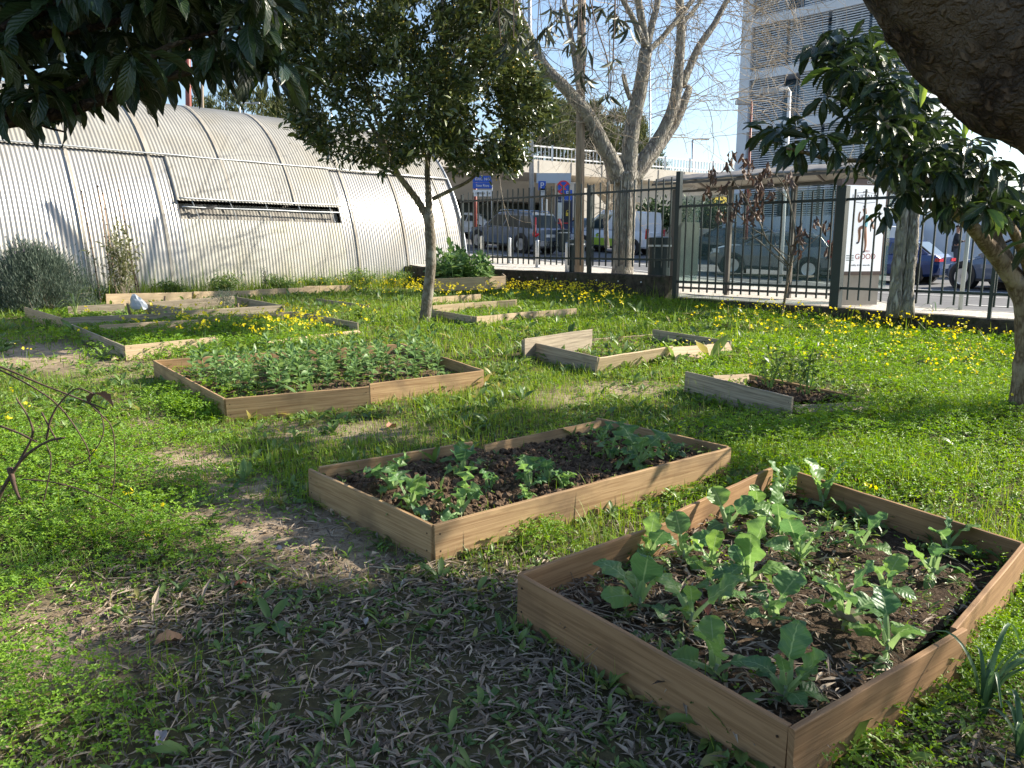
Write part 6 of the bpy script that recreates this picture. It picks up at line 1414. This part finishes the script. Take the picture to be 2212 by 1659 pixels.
# yellow flowers: stems with heads
FL = MB(); FS = MB()
FT_ = np.array([[0,0,0],[.5,.32,.25],[1,0,.35],[.5,-.32,.25]]); 
def petal5():
    V=[]; F=[]
    for k in range(5):
        a = k*2*math.pi/5; R2 = np.array([[math.cos(a), math.sin(a), 0], [-math.sin(a), math.cos(a), 0], [0,0,1]]); b = len(V); V += list(FT_ @ R2); F.append([b, b+1, b+2, b+3])
    return np.array(V), np.array(F), np.zeros((20, 2))
PT = petal5()
def flowers(x, y, z, h, s, per=(2, 6), mb=None, ms=None, ph=.16):
    mb = mb or FL; ms = ms or FS
    blades(ms, x, y, z, h, np.full(len(x), .004)*(s/.013), ph); 
    n_ = rng.integers(per[0], per[1], len(x)); idx = np.repeat(np.arange(len(x)), n_)
    O = np.stack([x[idx] + rng.normal(0, s*1.3, len(idx)), y[idx] + rng.normal(0, s*1.3, len(idx)), z[idx] + h[idx]*.97 + rng.normal(0, s*.9, len(idx))], 1)
    mb.scatter(PT, O, rand_frames(len(idx), .7)*(s*rng.uniform(.7, 1.3, len(idx)))[:, None, None])
FLW = [(1000,612,150,16,1.6),(1130,628,140,16,1.5),(1240,645,90,14,1.2),(900,630,80,14,.7),(790,610,130,18,.6),(1290,670,60,14,.7),(1060,640,200,16,.6),(1950,770,340,60,.42),(2120,810,140,50,.6),(1850,715,250,25,.3),(1700,690,60,20,.6),(620,732,100,22,1.),(450,722,140,24,.45),(760,700,40,10,.2),(2040,860,160,40,.25),(40,790,40,20,.3),(1560,700,60,16,.3),(2000,650,200,12,.10)]
def f_flo(u, v, x, y, s, l, a, b, c): return np.clip(bl(u, v, FLW), 0, 1)*np.where(a | b | c, 0, 1)
x, y, z, u, v = cover(13000, 5.5, 20, f_flo, 0, 0); k = y > 10
flowers(x[k], y[k], z[k], rng.uniform(.18, .38, k.sum()), .020, (2, 6)); k = ~k; flowers(x[k], y[k], z[k], rng.uniform(.15, .27, k.sum()), .016, (1, 4))
tag(FL.build('flower_heads', YEL), 'masses of small yellow flowers across the back of the garden', 'yellow flowers', kind='stuff'); tag(FS.build('flower_stalks', GSTEM), 'thin green stalks carrying the yellow flowers', 'flower stalks', kind='stuff')
for k, (u, v, s, n, lab) in enumerate([(278,1063,.014,3,'pair of yellow oxalis flowers above the clover on the left'),(350,1100,.016,3,'yellow oxalis flower cluster right of the dry vine'),(315,1157,.015,2,'lowest yellow oxalis flower beside the arching twig'),(207,980,.016,1,'single yellow flower at the edge of the clover'),(32,838,.018,3,'yellow flower pair above the vine at the left edge'),
      (14,900,.018,2,'yellow flower low at the left frame edge'),(62,868,.016,2,'yellow flower touching the dry vine'),(190,668,.03,3,'tall yellow flower by the low bed front'),(175,708,.03,2,'yellow flower left of the clover bed'),(55,752,.02,1,'small yellow flower on the sandy path'),(1883,1052,.016,2,'yellow flowers in grass behind the nearest bed')]):
    hgt = .11 if v > 950 else .2; p = on(u, v, hgt); r_ = empty('oxalis_flower', (p[0], p[1], p[2]-hgt), lab, 'yellow flower', 'separate yellow flowers')
    a, b = MB(), MB(); flowers(np.array([p[0]]), np.array([p[1]]), np.array([p[2]-hgt]), np.array([hgt]), s, (n+1, n+2), a, b, .05); a.build('petals', YEL, r_); b.build('stalk', GSTEM, r_)

# ---------------------------------------------------------------- single plants and odds and ends
def front(u, off):      # ground point a little in front of the tunnel foot
    q = GP0 - A2*gh_l(u, 0.) - GB*off; return np.array([q[0], q[1], float(G(*q))])
lv = on(75, 672, 0); lvr = empty('lavender_bush', lv, 'big grey-green lavender bush at the left before the tunnel', 'bush')
cen=[]; dirs=[]
for k in range(900):
    a = random.uniform(0, 6.28); f = random.random()**.6; zz = random.uniform(0, 1); rx = 1.30*math.sqrt(max(0, 1-zz**2.4))*(.62+.38*random.random())*(1+.3*noise.noise(Vector((a*1.3, zz*2, 0)))); ry = .75*math.sqrt(max(0, 1-zz**2.4))
    c = np.array([lv[0] + math.cos(a)*rx*max(f, .45), lv[1] + .1 + math.sin(a)*ry*max(f, .45), lv[2] + .05 + zz*1.0*(1 + .35*noise.noise(Vector((a*2, f, 0))))])
    cen.append(c); dirs.append([math.cos(a)*.7, math.sin(a)*.7, .9+zz])
foliage(cen, 34, .075, leaf_tpl(2, .13, .1, .2), LAV, .075, dirs=dirs, up=.4, parent=lvr, name='foliage')
m = MB()
for k in range(40): c = cen[random.randrange(len(cen))]; m.tube([lv+[random.uniform(-.8,.3),.4,0], (lv+c)/2+[0,0,.1], c, c+np.array([random.uniform(-.1,.1),0,random.uniform(.1,.28)])], [.008,.006,.004,.002], 4)
m.build('stem', TWIG, lvr)
m = MB()
for k in range(26): c = np.array(cen[random.randrange(len(cen))]); c[2] = lv[2]+1.05+random.uniform(0,.2); m.tube([c, c+[0,0,.05]], .008, 5)
m.build('flower_spike', mk('dull_purple', (.10,.08,.11), None), lvr)
rp = on(484, 664, .05); rr = empty('rosemary_plant', rp, 'small dark rosemary bush inside the low bed', 'bush')
cen = [rp + [random.gauss(0,.10), random.gauss(0,.09), random.uniform(.02,.30)] for _ in range(70)]; foliage(cen, 16, .05, leaf_tpl(2,.12,.1,.2), LAV, .04, up=1., parent=rr, name='foliage'); MB().tube([rp-[0,0,.05], rp+[0,0,.2]], .012, 6).build('stem', TWIG, rr)
for k, (ut, vt, ub, vb, lab) in enumerate([(176,411,196,560,'leftmost tall brown cane against the tunnel'),(211,400,222,560,'tallest brown cane of the group against the tunnel'),(221,415,230,560,'pale pinkish cane next to the tallest one'),(255,408,275,605,'rightmost tall brown cane with nodes'),(275,540,283,622,'short dark cane above the plastic bag')]):
    b = front(ub, .75); t = at(ut, vt, b[1]); r_ = empty('cane', b, lab, 'garden cane', 'garden canes')
    m = MB(); m.tube([b-[0,0,.1], (b+t)/2+[.01,0,0], t], [.016,.014,.011], 7); m.build('shaft', mk('cane_'+str(k), (.24,.16,.11) if k != 2 else (.45,.30,.22), (.34,.24,.17) if k != 2 else (.55,.38,.28), 9, .6), r_)
    m = MB(); 
    for f in np.arange(.15, 1, .14): q = b+(t-b)*f; m.tube([q-[0,0,.012], q+[0,0,.012]], .02, 7)
    m.build('node', BARKD, r_)
# shrub growing among the canes
def shrub(name, label, base, H, W_, n, leafs, tpl, mat, size, cat='shrub', group=None, tw_=TWIG):
    r = empty(name, base, label, cat, group); m = MB(); tips=[]
    for k in range(n):
        a = random.uniform(0, 6.28); f = random.random(); e = np.array(base) + [math.cos(a)*W_*f, math.sin(a)*W_*f*.7, H*random.uniform(.55, 1.)]
        P = catmull([np.array(base)-[0,0,.03], np.array(base)+(e-np.array(base))*.5+rng.normal(0, .05*H, 3), e], 5); m.tube(P, np.linspace(.008, .0025, len(P)), 5)
        for q in P[4:]: tips.append(q)
    m.build('stem', tw_, r); foliage(tips, leafs, size, tpl, mat, size*.55, parent=r, name='foliage', up=.2); return r
sb = front(240, .9)
shrub('shrub', 'airy olive-green shrub growing up among the canes', sb, 1.75, .75, 16, 9, leaf_tpl(3,.26,.3,.2), leafmat('shrub_leaf', (.09,.11,.04), (.20,.21,.09), .5, .25), .10)
for k, (u, v, lab) in enumerate([(1662,845,'left citrus seedling in the grey broken bed'),(1700,838,'middle citrus seedling in the grey broken bed'),(1742,860,'right citrus seedling in the grey broken bed')]):
    shrub('citrus_seedling', lab, on(u, v, .09), .42+.05*k, .20, 5, 2, leaf_tpl(3,.42,.35,.35), leafmat('citrus_leaf_'+str(k), (.06,.12,.03), (.18,.24,.05), .4, .3), .065, 'seedling', 'citrus seedlings', GSTEM)
pb = front(556, .5); shrub('small_shrub', 'small upright dark shrub standing against the tunnel wall', pb, .75, .07, 5, 8, leaf_tpl(2,.3,.2,.2), LAV, .05)
# coarse weeds along the tunnel foot
for k in range(9):
    l = 3.2 + k*1.28; q = GP0 - A2*l - GB*random.uniform(.2, .6); b = np.array([*q, float(G(*q))])
    shrub('weed_clump', ['leafy green weed clump at the tunnel foot behind the laurel trunk','broad leafy clump at the tunnel foot just left of the laurel','low weed clump at the tunnel foot, right third','green weed clump below the right end of the vent','tall weed clump under the middle of the vent','bright weed clump under the left end of the vent','weed clump by the tunnel behind the small upright shrub','pale weed clump at the tunnel foot right of the canes','weed clump at the tunnel foot behind the canes'][k], b, random.uniform(.3, .55), .5, 16, 7, leaf_tpl(3,.22,.3,.2), WEED, .10, 'weeds', 'weed clumps along the tunnel', GSTEM)
# plastic bag
pbg = on(292, 668, .12); bgm = MB(); V=[]; n1, n2 = 14, 12
for i in range(n1):
    for j in range(n2):
        f = i/(n1-1); a = j/n2*2*math.pi; w_ = .02 + .12*math.sin(min(1, f*1.15)*math.pi*.62)**1.0; e = 1+.35*noise.noise(Vector((math.cos(a)*1.7, math.sin(a)*1.7, f*3)))
        V.append(pbg + [math.cos(a)*w_*e + .10*f, math.sin(a)*w_*.5*e, .27*(1-f) + .03*noise.noise(Vector((a, f*5, 2)))])
F = [[i*n2+j, i*n2+(j+1) % n2, (i+1)*n2+(j+1) % n2, (i+1)*n2+j] for i in range(n1-1) for j in range(n2)]
bgm.add(V, np.array(F)); tag(bgm.build('plastic_bag', leafmat('bag_plastic', (.34,.38,.44), (.42,.46,.52), .3, .25), smooth=False), 'crumpled translucent white plastic bag hanging over the low bed', 'plastic bag')
# dry vine at the left edge
vb = on(-30, 1130, 0); vn = empty('dry_vine', vb, 'twisted leafless dark vine arching up at the left edge', 'vine'); YV = vb[1]
m = MB(); V1 = lambda L, r0, r1, d=0.: m.tube(catmull([at(u, v, YV+d) for u, v in L], 6), np.linspace(r0, r1, (len(L)-1)*6+1), 6, rough=.2)
V1([(-30,1130),(10,1050),(50,990),(100,955),(140,945)], .012, .006); V1([(40,1000),(70,940),(60,900),(35,860)], .007, .004, .05); V1([(100,950),(110,905),(130,870),(165,840),(200,850)], .006, .004)
V1([(-60,770),(20,800),(90,830),(180,865),(230,885)], .006, .004, .1); V1([(-40,780),(60,830),(130,880),(185,960),(195,1000)], .005, .0035, .1); V1([(180,865),(215,890),(222,940),(190,990),(150,1010)], .004, .003, .1)
V1([(200,880),(240,920),(248,980),(245,1050),(225,1110),(190,1150)], .0035, .0025, .05); V1([(50,1035),(130,1045),(230,1080),(310,1130),(380,1180),(450,1220)], .004, .002, -.2); V1([(90,890),(110,930),(125,955)], .005, .004)
V1([(0,1220),(60,1230),(130,1260),(170,1290)], .005, .003, -.6); V1([(60,1220),(90,1100),(110,1000),(100,960)], .004, .003); V1([(0,920),(40,935),(80,955)], .006, .005); V1([(20,1010),(35,1060),(50,1090)], .016, .004)
m.build('stem', TWIGD, vn, smooth=True)
m = MB(); c = at(207, 850, YV+.1); m.add(BT_[0]*.12 @ rot(.2, -.5, .5) + c, BT_[1], BT_[2], .3); m.add(BT_[0]*.09 @ rot(2.8, -.6, .2) + c, BT_[1], BT_[2], .5); m.build('withered_leaf', DEADL, vn, smooth=True)
# strap-leaved tufts
def tuft(u, v, n, L_, wd, lab, mat=GRASS, bend=.5, name='grass_tuft', h=0):
    b = on(u, v, h); r = empty(name, b, lab, 'grass tuft', 'strap-leaved tufts'); m = MB()
    for k in range(n):
        a = random.uniform(0, 6.28); l = L_*random.uniform(.6, 1.1); bd_ = bend*random.uniform(.3, 1.3)
        P = catmull([b + [0,0,0], b + np.array([math.cos(a)*bd_*.15, math.sin(a)*bd_*.15, .45])*l, b + np.array([math.cos(a)*bd_*.5, math.sin(a)*bd_*.5, .8 - .2*bd_])*l, b + np.array([math.cos(a)*bd_, math.sin(a)*bd_, .95 - .75*bd_])*l], 4)
        s = np.array([-math.sin(a), math.cos(a), 0]); V=[]; n_ = len(P)
        for i, p in enumerate(P): w_ = wd*(1-.75*(i/(n_-1))**2); V += [p-s*w_/2, p-[0,0,w_*.3], p+s*w_/2]
        m.add(V, [[3*i+j, 3*i+j+1, 3*i+j+4, 3*i+j+3] for i in range(n_-1) for j in (0, 1)], None, random.random())
    m.build('leaf', mat, r, smooth=True)
TD = leafmat('strap_leaf', (.05,.11,.05), (.09,.17,.07), .4, .25)
tuft(2120, 1560, 13, .42, .017, 'dark arching strap-leaved tuft right of the nearest bed', TD, .8); tuft(2200, 1640, 8, .3, .02, 'lower tuft of pale strap leaves at the bottom right corner', TD, 1.)
tuft(205, 1188, 5, .16, .012, 'bright green blade tuft in the clover at left', GRASS, .35); tuft(165, 690, 9, .75, .02, 'tall pale grass tuft beside the low bed', mk('straw_green', (.30,.42,.10), (.45,.50,.20), 3), .7)
for u, v, lab in ((1195,612,'left tall grass tuft in front of the dark wall'),(1255,612,'middle tall grass tuft in front of the dark wall'),(1300,608,'right tall grass tuft in front of the dark wall'),(1450,1500,None),(2020,690,'grass tuft below the twin-trunk tree')):
    if lab: tuft(u, v+25, 8, .65, .02, lab, TD, .5)
# jagged dandelion in front of the nearest bed
JT = leaf_tpl(16, .30, .45, .25, .72, cross=2)
jv = JT[0].copy(); jag = 1 - .5*np.abs(((JT[2][:, 1]*7) % 1) - .5)*1.6*(JT[2][:, 1] < .8); jv[:, 0] *= jag; JT = (jv, JT[1], JT[2])
for (u, v, s, n, lab) in [(1545,1590,.20,9,'large jagged dandelion against the front board of the nearest bed'),(1600,1640,.17,8,'leafy weed at the bottom edge under the dandelion'),(1180,1400,.10,6,'spoon-leaved weed beside the pebbles'),(1430,1540,.10,7,'rounded green weed left of the large dandelion'),(1060,1175,.13,5,'upright weed leaf against the split-board bed front'),(455,1090,.10,9,'flat dark rosette on the sand left of the shadow edge')]:
    b = on(u, v, .0); r_ = empty('dandelion', b, lab, 'weed', 'larger single weeds'); 
    for k in range(n):
        m = MB(); m.add(JT[0]*s*random.uniform(.7,1.15) @ rot(k*2.4 + random.uniform(-.3,.3), R(random.uniform(15, 75)), random.uniform(-.3,.3)) + b + [0,0,.005], JT[1], JT[2], random.random()); m.build('leaf', WEED, r_, smooth=True)
